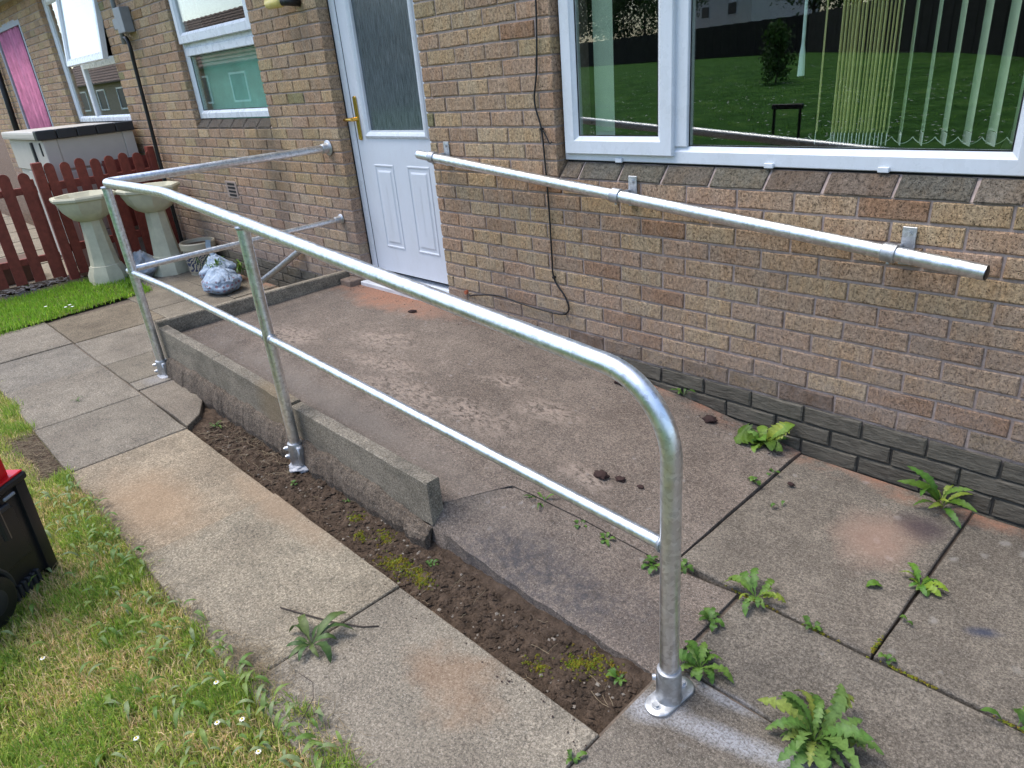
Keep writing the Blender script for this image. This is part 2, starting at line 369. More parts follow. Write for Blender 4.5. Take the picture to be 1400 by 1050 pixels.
M = dict(
    brick=m_brick(), eng=m_engineering(), mortar=m_mortar(), paving=m_paving(), ramp=m_ramp(), kerb=m_kerb(), haunch=m_haunch(), soil=m_soil(),
    lawn=m_lawn(), leaf=m_leafy('leaf_green'), grass=m_leafy('grass_blades', .45, .6), galv=m_galv(), galv2=m_galv('cast_galvanised_fitting', .5, .4, .6),
    glass=m_glass('window_glass', 2.2, (.94, .97, .93)), doorglass=m_glass('door_patterned_glass', 1.2, (.5, .6, .62), .08, True),
    upvc=m_upvc('white_upvc', (.69, .72, .76), (.57, .59, .59), .25), upvc_dirty=m_upvc('white_door_skin', (.64, .67, .72), (.56, .58, .60), .35),
    gasket=flat('black_rubber_gasket', (.015, .015, .016), .5), gold=flat('brass_handle', (.72, .45, .10), .25, metal=1, var=.05),
    cable=flat('black_cable', (.012, .012, .013), .45), plug=flat('black_plastic_plug', (.01, .01, .01), .4),
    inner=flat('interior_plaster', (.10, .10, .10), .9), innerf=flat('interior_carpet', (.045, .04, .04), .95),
    blind=flat('blind_fabric', (.88, .86, .55), .8, var=.03), blind2=flat('blind_fabric_pale', (.74, .84, .68), .8, var=.05), bead=flat('white_bead_chain', (.8, .82, .78), .4),
    teal=flat('teal_blind', (.30, .62, .55), .6, var=.22, sc_=5, bump=.4), redwood=flat('red_brown_stained_wood', (.20, .042, .027), .65, var=.25, sc_=22, bump=.3),
    stone=flat('cream_cast_stone', (.52, .49, .36), .85, var=.14, sc_=9, bump=.4), beige=flat('beige_plastic', (.50, .465, .405), .5, var=.05, sc_=6, bump=.15),
    charcoal=flat('charcoal_plastic', (.025, .026, .03), .45), black=flat('black_plastic_shell', (.012, .012, .013), .38, bump=.2, sc_=20), red=flat('red_plastic', (.55, .008, .012), .3, var=.05),
    pink=flat('pink_cloth', (.52, .17, .27), .85, var=.3, sc_=7), grey=flat('grey_painted_frame', (.30, .32, .36), .6), greybox=flat('grey_plastic_box', (.22, .235, .25), .5),
    cement=flat('cement_mortar_blob', (.42, .42, .43), .95, var=.15, sc_=30, bump=.8), tile=flat('brown_roof_tiles', (.13, .085, .06), .85, var=.3, sc_=3),
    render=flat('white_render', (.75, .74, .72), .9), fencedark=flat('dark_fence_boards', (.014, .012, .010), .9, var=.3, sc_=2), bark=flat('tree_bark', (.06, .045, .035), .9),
    crown=m_leafy('tree_foliage', .15, .6), pot=None, bag=None, yellow=flat('yellowed_lamp_lens', (.62, .50, .16), .35), terr=flat('brown_planter', (.11, .06, .035), .8),
    straw=flat('dry_straw', (.30, .23, .14), .8, var=.3, sc_=40), petal=flat('daisy_petals', (.85, .85, .83), .6), yolk=flat('daisy_centre', (.7, .5, .03), .6),
    moss=m_leafy('moss', .1, .9), stone2=flat('small_stones', (.20, .17, .135), .85, var=.35, sc_=60), slate=flat('slate_chippings', (.05, .05, .055), .7, var=.4, sc_=40),
    grit=flat('joint_grit', (.13, .10, .075), .95, var=.4, sc_=60), dirt=flat('dark_dirt_crumbs', (.035, .018, .015), .95), chair=flat('chair_frame_wood', (.14, .17, .12), .5), white=flat('white_wand', (.55, .68, .68), .4),
)
def m_pot():
    n = N('patterned_glazed_pot', .35, spec=.5)
    w_ = n.new('ShaderNodeTexWave'); w_.wave_type = 'RINGS'; w_.inputs['Scale'].default_value = 16; w_.inputs['Distortion'].default_value = 9; w_.inputs['Detail Scale'].default_value = 1.5
    n.L(n.pos(), w_.inputs[0]); z = n.sepz()[2]
    f = n.math('MULTIPLY', n.ramp(w_.outputs['Fac'], [(.45, 1.0), (.55, 0.0)]), n.ramp(z, [(.035, 0.0), (.04, 1.0), (.215, 1.0), (.22, 0.0)]))
    n.color(n.mix(f, (.42, .37, .27), (.03, .04, .09))); return n.m
def m_bag():
    n = N('thin_pale_plastic_bag', .3, spec=.5)
    v = n.new('ShaderNodeTexVoronoi'); n.L(n.pos(), v.inputs[0]); v.inputs['Scale'].default_value = 26; v.inputs['Randomness'].default_value = .2
    z = n.sepz()[2]
    f = n.math('MULTIPLY', n.ramp(v.outputs['Distance'], [(.28, 1.0), (.34, 0.0)]), n.ramp(z, [(.03, 0.0), (.04, .8), (.12, .8), (.14, 0.0)]))
    n.color(n.mix(f, (.36, .45, .56), (.24, .08, .10))); n.bump(n.noise(28, 5, .7, dist=1.5), .8, .02)
    return n.m
M['pot'] = m_pot(); M['bag'] = m_bag(); M['greybag'] = flat('grey_plastic_bag', (.28, .30, .33), .35, var=.25, sc_=14, bump=.6)

# ------------------------------------------------------------------ THE HOUSE
house = empty('brick_house', (0, 0, 0), 'single storey terrace of buff rustic brick with white windows and door', 'house')
# openings: x0, x1, z0, z1
WINZ = 1.0225
OPEN = dict(big=(-1.145, .70, WINZ, 2.335), door=(-3.02, -2.085, .1, 2.335), w2=(-5.29, -3.915, 1.2475, 2.71), w1=(-8.95, -6.90, 1.2475, 2.71), pink=(-11.56, -10.0, .1, 2.5600))
XL, XR, ZT = -13.5, 2.6, 2.785
def brick_core():
    mb = MB(); e = .005
    xs = sorted([XL, XR] + [v for o in OPEN.values() for v in (o[0] - e, o[1] + e)])
    for a, b in zip(xs[:-1], xs[1:]):
        mid = (a + b) / 2; spans = [(-.3, ZT)]
        for o in OPEN.values():
            if o[0] - e < mid < o[1] + e:
                spans = [(-.3, o[2] - e), (o[3] + e, ZT)]
        for z0, z1 in spans: mb.box(a, b, .007, .26, z0, z1)
    return mb
wall = brick_core().build('wall', M['mortar'], house)
BUFF = [tuple(np.array(c_) * (1.13, 1.06, 1.06)) for c_ in [(.42, .315, .20), (.40, .305, .205), (.44, .34, .205), (.39, .29, .195), (.41, .30, .205), (.37, .28, .185), (.45, .36, .23), (.40, .325, .195), (.40, .285, .19)]]
ODD = [(.34, .21, .13), (.33, .23, .16), (.29, .26, .14), (.34, .22, .12)]
def brick_geo(wd, ht, dep=.1, sd=0, rough_=.0018, ch=.004):
    r = random.Random(sd); v = []
    def j(): return r.uniform(-rough_, rough_)
    nx = max(2, int(wd / .055))
    # front grid with ragged arris
    xs = [ch] + [ch + (wd - 2 * ch) * i / nx for i in range(1, nx)] + [wd - ch]
    ring = [(x, 0, ch) for x in xs] + [(x, 0, ht - ch) for x in reversed(xs)]
    v = [(x + j(), j() * .8, z + j()) for x, _, z in ring]
    X2 = [0] + xs[1:-1] + [wd]
    v += [(x + j() * .7, ch + j() * .5, z + j()) for x, z in [(x, 0) for x in X2] + [(x, ht) for x in reversed(X2)]]
    v += [(x, dep, z) for x, z in [(x, 0) for x in X2] + [(x, ht) for x in reversed(X2)]]
    m = len(ring); f = []
    k = nx + 1
    for i in range(nx): f.append((i, i + 1, m - 2 - i, m - 1 - i))
    for i in range(m):
        f.append((i, m + i, m + (i + 1) % m, (i + 1) % m)); f.append((m + i, 2 * m + i, 2 * m + (i + 1) % m, m + (i + 1) % m))
    return v, f
bricks = []   # (x0, x1, z0, z1, row)
for n in range(-23, 16):
    zc = .985 - .075 * (n - 1); z0, z1 = zc - .0325, zc + .0325
    if z1 > ZT: continue
    off = 0 if n % 2 else .1125
    cuts = [o for o in OPEN.values() if o[2] - .002 < zc < o[3]]
    spans = [(XL, XR)]
    for o in cuts:
        ns = []
        for a, b in spans:
            if o[0] >= b or o[1] <= a: ns.append((a, b)); continue
            ns += [(a, o[0]), (o[1], b)]
        spans = ns
    for a, b in spans:
        k = math.floor((a - off) / .225)
        while True:
            xa = off + .225 * k + .005; xb = xa + .215; k += 1
            if xa > b: break
            xa2 = max(xa, a + (0 if a > XL else 0)); xb2 = min(xb, b)
            if xb2 - xa2 < .03:
                continue
            # grow tiny gaps at the jambs
            if xa2 - a < .045 and xa2 > a: xa2 = a
            if b - xb2 < .045: xb2 = b
            bricks.append((xa2, xb2, z0, z1, n))
def vis_size(b):
    cx, cz = (b[0] + b[1]) / 2, (b[2] + b[3]) / 2
    p0 = project(b[0], 0, cz); p1 = project(b[1], 0, cz); q0 = project(cx, 0, b[2]); q1 = project(cx, 0, b[3])
    if not (-30 < (p0[0] + p1[0]) / 2 < 1430 and -30 < (q0[1] + q1[1]) / 2 < 1080): return 0
    return (p1[0] - p0[0]) * (q0[1] - q1[1])
order = sorted(range(len(bricks)), key=lambda i: -vis_size(bricks[i]))
single = set(order[:288])
def tint_for(b, r):
    n = b[4]
    if n >= 12: return (.8 + r.uniform(-.2, .2),) * 3
    c = np.array(r.choice(BUFF) if r.random() < .96 else r.choice(ODD)) * r.uniform(.9, 1.1)
    if n == 11: c = c * .55 * r.uniform(.8, 1.3)
    elif n == 10: c = c * .85
    if b[0] < -3 and b[2] < .8: c = c * .8 + np.array((.06, .05, .055))
    return tuple(c)
variants = {}
def variant(kind, k):
    key = (kind, k)
    if key not in variants:
        r = random.Random(k * 13 + kind)
        v, f = brick_geo(.215, .065, .1, k * 3 + kind, .0018 if kind == 0 else .003, .004)
        me = bpy.data.meshes.new('brick'); me.from_pydata(v, [], f); me.materials.append(M['brick'] if kind < 2 and kind != 1 else (M['eng'] if kind == 1 else M['brick']))
        a = me.color_attributes.new('tint', 'FLOAT_COLOR', 'POINT')
        t = tint_for((0, 0, 2, 2, {0: 5, 1: 13, 2: 11}[kind]), r)
        a.data.foreach_set('color', [q for _ in v for q in (*t, 1)])
        variants[key] = me
    return variants[key]
wlw = wl[wall.name]
mbv, mbf, mbt, mbm = [], [], [], []
for i, b in enumerate(bricks):
    r = random.Random(i); x0, x1, z0, z1, n = b
    yo = r.uniform(-.0015, .0015) - (.003 if n >= 12 else 0); full = abs((x1 - x0) - .215) < .001
    kind = 1 if n >= 12 else (2 if n == 11 else 0)
    if i in single and full:
        me = variant(kind, r.randrange(26 if kind == 0 else 6))
        o = bpy.data.objects.new('brick', me); col.objects.link(o); o.parent = wall
        o.location = Vector((x0, yo, z0)) - wlw; o.rotation_euler = (0, r.uniform(-.006, .006), 0); continue
    v, f = brick_geo(x1 - x0, z1 - z0, .1, i, .0018 if kind != 1 else .003, .004)
    v = [(p[0] + x0, p[1] + yo, p[2] + z0) for p in v]; t = tint_for(b, r)
    if i in single:
        obj('brick', v, f, M['eng' if kind == 1 else 'brick'], wall, tint=t); continue
    k = len(mbv); mbv += v; mbf += [tuple(q + k for q in g) for g in f]; mbt += [(*t, 1)] * len(v); mbm += [1 if kind == 1 else 0] * len(f)
obj('brickwork', mbv, mbf, [M['brick'], M['eng']], wall, tint=mbt, kind='stuff', fmat=mbm)

# sloping sill bricks
def sill(x0, x1, zt, zb, joints, parent, single_):
    obj('sill_bedding', [(x0, .008, zb - .003), (x1, .008, zb - .003), (x1, .008, zb + .002), (x0, .008, zb + .002), (x0, .066, zt - .001), (x1, .066, zt - .001), (x1, .1, zt - .004), (x0, .1, zt - .004)], [(0, 1, 2, 3), (3, 2, 5, 4), (4, 5, 6, 7)], M['mortar'], parent)
    v = []; f = []
    for i, (a, b) in enumerate(zip(joints[:-1], joints[1:])):
        r = random.Random(int(a * 100)); g, q = brick_geo(b - a - .012, .0495 + .055, .10, i + 50, .0025, .006)
        h = .105
        g2 = []
        for (x, y, z) in g:
            t = z / h; yy = -.004 + t * .058 if y < .05 else .1; zz = zb + .004 + t * (zt - zb - .004)
            if y >= .05: zz = zb + .004 + min(t, .9) * (zt - zb - .02)
            g2.append((a + .006 + x + (t - .5) * .0, yy + (y if y < .05 else 0), zz))
        tt = np.array(r.choice([(.20, .165, .125), (.16, .145, .115), (.18, .16, .12), (.21, .16, .12)])) * r.uniform(.75, 1.1)
        if single_: obj('sill_brick', g2, q, M['brick'], parent, tint=tuple(tt))
        else:
            k = len(v); v += g2; f += [tuple(s + k for s in p) for p in q]
    if not single_: obj('sill_brickwork', v, f, M['brick'], parent, tint=(.13, .11, .09))
# windows -------------------------------------------------------------
GAS = M['gasket']
def pane(x0, x1, z0, z1, y, parent, mat='glass'):
    return MB().box(x0, x1, y, y + .005, z0, z1).build('pane', M[mat], parent)
def frame_loop(mb, x0, x1, z0, z1, w_, y0, d=.055):
    mb.loop(x0, x1, z0, z1, [(0, y0 + d), (0, y0 + .003), (.003, y0), (w_ - .022, y0), (w_ - .016, y0 + .006), (w_ - .003, y0 + .014), (w_, y0 + .018), (w_, y0 + d), (0, y0 + d)])
def bead(x0, x1, z0, z1, y, parent, name='gasket'):
    return MB().loop(x0, x1, z0, z1, [(0, y + .004), (0, y), (.004, y), (.004, y + .004)]).build(name, GAS, parent)
# big window
X0, X1, Z0, Z1 = -1.138, .693, 1.097, 2.325
bw = MB(); frame_loop(bw, X0, X1, Z0, Z1, .068, .052)
wbig = fix_normals(bw.build('window', M['upvc'], house)); tag(wbig, 'wide white window with an opening casement at its left and vertical blinds inside')
mm = MB(); mm.box(-.553, -.484, .0525, .10, Z0 + .066, Z1 - .066, .003); mm.build('mullion', M['upvc'], wbig)
ss = MB(); frame_loop(ss, -1.118, -.540, 1.128, Z1 - .03, .077, .030, .035); fix_normals(ss.build('sash', M['upvc'], wbig))
pane(-1.05, -.61, 1.19, Z1 - .09, .052, wbig); pane(-.488, .63, 1.15, Z1 - .05, .074, wbig)
bead(-1.043, -.615, 1.203, Z1 - .105, .0455, wbig); bead(-.4845, .6255, 1.1645, Z1 - .066, .068, wbig)
for x in (-.82, -.125, .278): MB().box(x - .018, x + .018, .040, .0525, 1.094, 1.112, .002).build('drain_cap', M['upvc'], wbig)
MB().box(X0 - .003, X1 + .003, .075, .11, 1.03, 1.0965).build('sealant_strip', M['gasket'], wbig)
sill(X0, X1, 1.088, WINZ - .002, [-1.138, -1.025, -.80, -.575, -.352, -.12, .098, .330, .557, .695], wbig, True)
# small window by the door (w2)
def small_window(x0, x1, z0, z1, label):
    mb = MB(); frame_loop(mb, x0 + .006, x1 - .006, z0, z1, .062, .052)
    o = fix_normals(mb.build('window', M['upvc'], house)); tag(o, label); return o
o = OPEN['w2']
w2 = small_window(o[0], o[1], 1.322, 2.70, 'narrow white window with a teal blind in its lower pane')
mb = MB(); mb.box(o[0] + .06, o[1] - .06, .045, .10, 1.80, 1.858, .004); mb.box(o[0] + .06, o[1] - .06, .060, .10, 1.856, 1.895, .002); mb.build('transom', M['upvc'], w2)
mb = MB(); frame_loop(mb, o[0] + .03, o[1] - .03, 1.893, 2.68, .078, .020, .045); s2 = fix_normals(mb.build('sash', M['upvc'], w2))
pane(o[0] + .06, o[1] - .06, 1.38, 1.80, .074, w2); pane(o[0] + .1, o[1] - .1, 1.96, 2.61, .045, w2)
bead(o[0] + .069, o[1] - .069, 1.385, 1.798, .068, w2)
sill(o[0], o[1], 1.315, 1.2495, [o[0] + .225 * i for i in range(0, 7)], w2, False)
# far window (w1)
o = OPEN['w1']
w1 = small_window(o[0], o[1], 1.322, 2.62, 'far white window with its top vent sash pushed open')
MB().box(-8.24, -8.17, .0525, .10, 1.383, 2.56, .003).build('mullion', M['upvc'], w1)
MB().box(-8.17, o[1] + -.06, .0525, .10, 1.86, 1.93, .003).build('transom', M['upvc'], w1)
pane(o[0] + .06, -8.24, 1.38, 2.56, .074, w1); pane(-8.17, o[1] - .06, 1.38, 1.86, .074, w1)
# open vent sash, hinged at the top
mb = MB(); frame_loop(mb, -8.21, o[1] - .02, 1.89, 2.60, .07, -.02, .05)
v = []
for (x, y, z) in mb.v:
    dz = z - 2.60; a = rad(8); v.append((x, .03 + (y) * math.cos(a) + dz * math.sin(a), 2.60 + dz * math.cos(a) - y * math.sin(a)))
s1 = fix_normals(obj('sash', v, mb.f, M['upvc'], w1))
pb = MB().box(-8.15, o[1] - .08, 0, .005, 1.95, 2.54)
v = [(x, .03 + y * math.cos(rad(8)) + (z - 2.6) * math.sin(rad(8)), 2.6 + (z - 2.6) * math.cos(rad(8)) - y * math.sin(rad(8))) for x, y, z in pb.v]
obj('pane', v, pb.f, M['glass'], w1)
sill(o[0], o[1], 1.315, 1.2495, [o[0] + .228 * i for i in range(0, 10)], w1, False)
# door -------------------------------------------------------------
DX0, DX1, DZ0, DZ1 = -3.012, -2.09, .285, 2.325
mb = MB(); mb.loop(DX0, DX1, DZ0 - .06, DZ1, [(0, .15), (0, .083), (.003, .08), (.055, .08), (.06, .085), (.06, .15), (0, .15)])
dr = fix_normals(mb.build('door', M['upvc'], house)); tag(dr, 'white half glazed door with brass lever handle and moulded lower panels')
# leaf with a hole for the glass
lx0, lx1, lz0, lz1 = DX0 + .064, DX1 - .058, DZ0 + .035, DZ1 - .06
gx0, gx1, gz0, gz1 = -2.80, -2.245, 1.22, 2.20
lf = MB(); y0, y1 = .088, .132
for a in ((lx0, gx0, lz0, lz1), (gx1, lx1, lz0, lz1), (gx0, gx1, lz0, gz0), (gx0, gx1, gz1, lz1)): lf.box(a[0], a[1], y0, y1, a[2], a[3])
lf.build('door_leaf', M['upvc_dirty'], dr)
lf = MB(); lf.loop(gx0 - .045, gx1 + .045, gz0 - .045, gz1 + .045, [(0, .088), (.004, .080), (.016, .074), (.030, .080), (.046, .094), (.046, .12)])
fix_normals(lf.build('glazing_bead', M['upvc'], dr)); pane(gx0 - .01, gx1 + .01, gz0 - .01, gz1 + .01, .105, dr, 'doorglass')
for (a, b) in ((-2.80, -2.595), (-2.455, -2.235)):
    pm = MB()
    pm.loop(a, b, .49, 1.02, [(0, .088), (.004, .0835), (.010, .0835), (.016, .0885), (.03, .0885)])
    pm.loop(a + .03, b - .03, .52, .985, [(0, .0885), (.012, .0825), (.02, .0825), (.03, .0825), ((b - a) / 2 - .031, .0825)])
    fix_normals(pm.build('moulded_panel', M['upvc_dirty'], dr))
hm = MB(); hm.box(-2.915, -2.883, .074, .0885, 1.165, 1.425, .006); hp = hm.build('handle', M['gold'], dr)
hm = MB(); hm.tube([(-2.899, .078, 1.292), (-2.899, .040, 1.292)], .012, 12); hm.tube([(-2.890, .036, 1.292), (-2.93, .034, 1.292), (-2.985, .037, 1.290), (-3.0, .042, 1.290)], [.011, .011, .009, .006], 12)
autosmooth(hm.build('handle', M['gold'], dr)); 
MB().box(DX0 + .01, DX1 - .01, .06, .0795, .235, .262, .003).build('threshold', M['upvc'], dr)
MB().box(-3.015, -2.08, -.035, .075, .205, .250, .004).build('threshold_sill', flat('weathered_white_sill', (.6, .6, .6), .6, var=.15), dr)
MB().box(-3.0185, -3.0125, .0765, .084, .2, 2.33).build('seal', GAS, dr)
MB().box(DX0 + .0605, DX0 + .0635, .086, .12, DZ0 + .03, DZ1 - .06).build('seal', GAS, dr)
# doorway with pink cloth
pk = MB(); 
nseg = 60
v = []; f = []
for i in range(nseg + 1):
    x = -11.47 + 1.27 * i / nseg; y = .03 + .018 * math.sin(i * .9) + .01 * math.sin(i * 2.3)
    v += [(x, y, .2), (x + .0, y, 2.53), (x, y + .006, .2), (x, y + .006, 2.53)]
for i in range(nseg):
    a = i * 4; f += [(a, a + 4, a + 5, a + 1), (a + 2, a + 3, a + 7, a + 6), (a + 1, a + 5, a + 7, a + 3), (a, a + 2, a + 6, a + 4)]
cl = obj('door_cloth', v, f, M['pink'], None, True); tag(cl, 'pink cloth strip curtain hanging in the far doorway', 'door curtain')
fm = MB(); fm.loop(-11.55, -10.01, .12, 2.55, [(0, .14), (0, .0), (.07, 0), (.07, .14), (0, .14)]); fix_normals(fm.build('door_frame', M['grey'], house))
MB().box(-11.48, -10.08, .16, .2, .12, 2.5).build('door_panel', M['black'], house)
# vent brick
vb = MB(); vx, vz = -4.863, .762
vb.box(vx - .105, vx + .105, -.006, .05, vz - .07, vz + .07, .004)
vo = vb.build('air_vent', flat('vent_clay', (.30, .23, .19), .9), house)
vs = MB()
for k in range(4): vs.box(vx - .06, vx + .075, -.0085, -.004, vz - .052 + k * .03, vz - .036 + k * .03, 0)
vs.build('vent_slot', M['gasket'], vo)
# interior shell
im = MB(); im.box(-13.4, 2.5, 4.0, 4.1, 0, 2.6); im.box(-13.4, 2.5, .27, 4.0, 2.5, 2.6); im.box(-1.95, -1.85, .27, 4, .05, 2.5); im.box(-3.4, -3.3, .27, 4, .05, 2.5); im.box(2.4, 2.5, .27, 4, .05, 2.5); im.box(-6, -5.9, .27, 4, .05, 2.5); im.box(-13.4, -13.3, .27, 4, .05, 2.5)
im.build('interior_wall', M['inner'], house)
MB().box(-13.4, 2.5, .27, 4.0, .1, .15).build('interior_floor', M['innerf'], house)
# roof: soffit, gutter, tiled slope
rf = MB(); e = .16
rf.add([(XL, -e, 2.80), (XR, -e, 2.80), (XR, 4.2, 4.9), (XL, 4.2, 4.9), (XL, -e, 2.93), (XR, -e, 2.93), (XR, 4.2, 5.05), (XL, 4.2, 5.05), (XL, 8.5, 2.8), (XR, 8.5, 2.8)],
       [(0, 1, 2, 3), (4, 7, 6, 5), (0, 4, 5, 1), (7, 3, 8), (2, 6, 9), (7, 8, 9, 6), (3, 2, 9, 8)])
rf.build('roof', M['tile'], house)
gm = MB(); gm.tube([(XL, -e - .06, 2.80), (XR, -e - .06, 2.80)], .055, 10); gm.build('gutter', M['upvc'], house)
MB().box(XL, XR, -e, .1, 2.787, 2.797).build('soffit', M['upvc'], house)
# teal blind, curtain etc behind w2
tb = MB(); tb.box(-5.22, -3.97, .15, .16, 1.3, 1.90); t_ = tb.build('window_blind', M['teal']); tag(t_, 'teal sheet hung inside the lower pane of the narrow window', 'blind')

# ------------------------------------------------------------------ GROUND
def zr(x):
    xs = [-3.3, -1.9, -1.55, -1.02, -.75, -.42, -.2, .12, .4]; zs = [.225, .222, .203, .155, .127, .097, .066, .004, 0]
    return float(np.interp(x, xs, zs))
gv = [(-120, -120, -.09), (120, -120, -.09), (120, 120, -.09), (-120, 120, -.09)]
g_ = obj('ground', gv, [(0, 1, 2, 3)], M['soil'], kind='structure')
# lawn sheet, rising gently behind the camera
def lawn_z(x, y): return -.020 + .62 * min(1, max(0, (-y - 4) / 22)) ** 1.0 + .012 * mnoise.noise(Vector((x * 1.2, y * 1.2, 0)))
lv = []; lf_ = []
xs = np.concatenate([np.arange(-70, -8, 2.5), np.arange(-8, 4, .25), np.arange(4, 40, 2.5)]); ys = np.concatenate([[-2.12], np.arange(-2.3, -8, -.25), np.arange(-8, -70, -2.0)])
for y in ys:
    for x in xs:
        lv.append((x, y, lawn_z(x, y)))
nx = len(xs)
for j in range(len(ys) - 1):
    for i in range(nx - 1): lf_.append((j * nx + i, j * nx + i + 1, (j + 1) * nx + i + 1, (j + 1) * nx + i))
obj('lawn', lv, lf_, M['lawn'], kind='structure', smooth=True)
# small far lawn patch between the path and the picket fence
pv = []; pf = []
X_ = np.arange(-6.45, -4.95, .1); Y_ = np.arange(-2.15, -.8, .1)
for y in Y_:
    for x in X_:
        xe = -5.15 - .12 * (y + 2.1) + .03 * mnoise.noise(Vector((y * 4, 0, 1)))
        pv.append((min(x, xe), y, .012 + .015 * mnoise.noise(Vector((x * 3, y * 3, 0)))))
for j in range(len(Y_) - 1):
    for i in range(len(X_) - 1): a = j * len(X_) + i; pf.append((a, a + 1, a + 1 + len(X_), a + len(X_)))
obj('lawn', pv, pf, M['lawn'], kind='structure')

# paving slabs --------------------------------------------------------
path = empty('path', (0, -1.8, 0), kind='structure')
def slab(poly, zt, tint=(1, 1, 1), th=.05, seed=0, tilt=(0, 0), sub=.09, name='paving_slab', parent=None, mat='paving', zf=None):
    """slab from a convex polygon; ragged, rounded arris"""
    r = random.Random(seed * 7 + 3); P = []
    n = len(poly)
    for i in range(n):
        a = np.array(poly[i]); b = np.array(poly[(i + 1) % n]); L = np.linalg.norm(b - a); k = max(1, int(L / sub))
        nrm = np.array([-(b - a)[1], (b - a)[0]]) / max(L, 1e-6)   # inward for ccw
        for j in range(k):
            q = a + (b - a) * j / k
            if j: q = q + nrm * abs(r.gauss(0, .0016))
            else:
                c = np.mean(np.array(poly), 0); q = q + (c - q) / np.linalg.norm(c - q) * abs(r.gauss(0, .004))
            P.append(q)
    P = np.array(P); c = P.mean(0); m = len(P)
    def ring(ins, z):
        out = []
        for q in P:
            d = c - q; d = d / max(np.linalg.norm(d), 1e-6); w_ = q + d * ins
            zz = (zf(w_[0], w_[1]) if zf else zt + tilt[0] * (w_[0] - c[0]) + tilt[1] * (w_[1] - c[1]))
            out.append((w_[0], w_[1], zz + z))
        return out
    v = ring(0, -th) + ring(0, -.006) + ring(.003, -.0015) + ring(.009, 0)
    f = []
    for k in range(3):
        for i in range(m): f.append((k * m + i, k * m + (i + 1) % m, (k + 1) * m + (i + 1) % m, (k + 1) * m + i))
    cz = (zf(c[0], c[1]) if zf else zt); v.append((c[0], c[1], cz)); ci = len(v) - 1
    for i in range(m): f.append((3 * m + i, 3 * m + (i + 1) % m, ci))
    return obj(name, v, f, M[mat], parent or path, tint=tint)
def rs(x0, x1, y0, y1, z=0, tint=(1, 1, 1), seed=0, **k):
    g = .0014; slab([(x0 + g, y0 + g), (x1 - g, y0 + g), (x1 - g, y1 - g), (x0 + g, y1 - g)], z, tint, seed=seed, **k)
GR = (.72, .70, .71); GR2 = (.65, .635, .645); WM = (1.12, 1.06, .98); W0 = (.98, .96, .95)
# front row (between lawn and earth strip)
fr_ = [(-5.9, -5.13, W0), (-5.13, -4.4, W0), (-4.4, -3.72, (.9, .9, .92)), (-3.72, -2.98, W0), (-2.98, -2.315, (.9, .88, .87)), (-2.315, -1.365, (1.2, 1.1, .98)), (-1.365, -.49, (1.12, 1.08, 1.0)), (-.49, .352, (.98, .96, .94)), (.352, 1.25, GR), (1.25, 2.15, GR2), (2.15, 3.05, GR)]
for i, (a, b, t) in enumerate(fr_):
    y1 = -1.578 if a < .3 else -1.272
    rs(a, b, -2.125, y1, z=[0, .003, -.002, .002, 0, -.004, .002, 0, 0, .002, 0][i], tint=t, seed=i, tilt=(random.uniform(-.004, .004), random.uniform(-.004, .004)))
# behind: rows left of the ramp
xsL = [-6.4, -5.75, -5.13, -4.385, -3.69, -3.225]
for j, (a, b) in enumerate([(-1.575, -.94), (-.94, -.40), (-.40, -.015)]):
    for i in range(5):
        xa, xb = xsL[i], xsL[i + 1]
        if j == 0 and xb < -5.0: continue
        if j == 1: xa -= .0 if i == 0 else .33; xb -= .33 if i < 4 else 0
        if xa < -6.4: xa = -6.4
        rs(xa, xb, a, b, z=random.uniform(-.003, .003), tint=random.choice([W0, (.85, .83, .8), (.8, .74, .66), (.9, .88, .85)]), seed=20 + j * 7 + i)
rs(-3.225, -3.06, -1.575, -1.36, tint=W0, seed=51); 
slab([(-3.05, -1.572), (-2.33, -1.572), (-2.42, -1.47), (-2.62, -1.37), (-3.05, -1.37)], 0, (.88, .84, .82), seed=52)
# right of the ramp
rs(.1245, .740, -.902, -.014, z=-.008, tint=GR, seed=60, tilt=(-.016, -.012)); rs(.743, 1.64, -.900, -.014, z=-.014, tint=GR2, seed=61, tilt=(0, -.0247)); rs(1.64, 2.55, -.900, -.014, z=-.014, tint=GR, seed=62, tilt=(0, -.0247))
rs(.362, 1.31, -1.268, -.9135, z=-.002, tint=GR2, seed=63); rs(1.31, 2.2, -1.268, -.9135, z=-.004, tint=GR, seed=64)

for (a, b, c, d, jz) in ((-6.45, 3.1, -2.118, -1.602, -.012), (.345, 3.1, -1.602, -.93, -.012), (.345, 3.1, -.928, -.01, -.036), (-6.45, -2.76, -1.602, -.01, -.012), (.10, .344, -.96, -.01, -.034)):
    obj('joint_bedding', [(a, c, jz), (b, c, jz), (b, d, jz), (a, d, jz)], [(0, 1, 2, 3)], M['grit'], kind='structure')
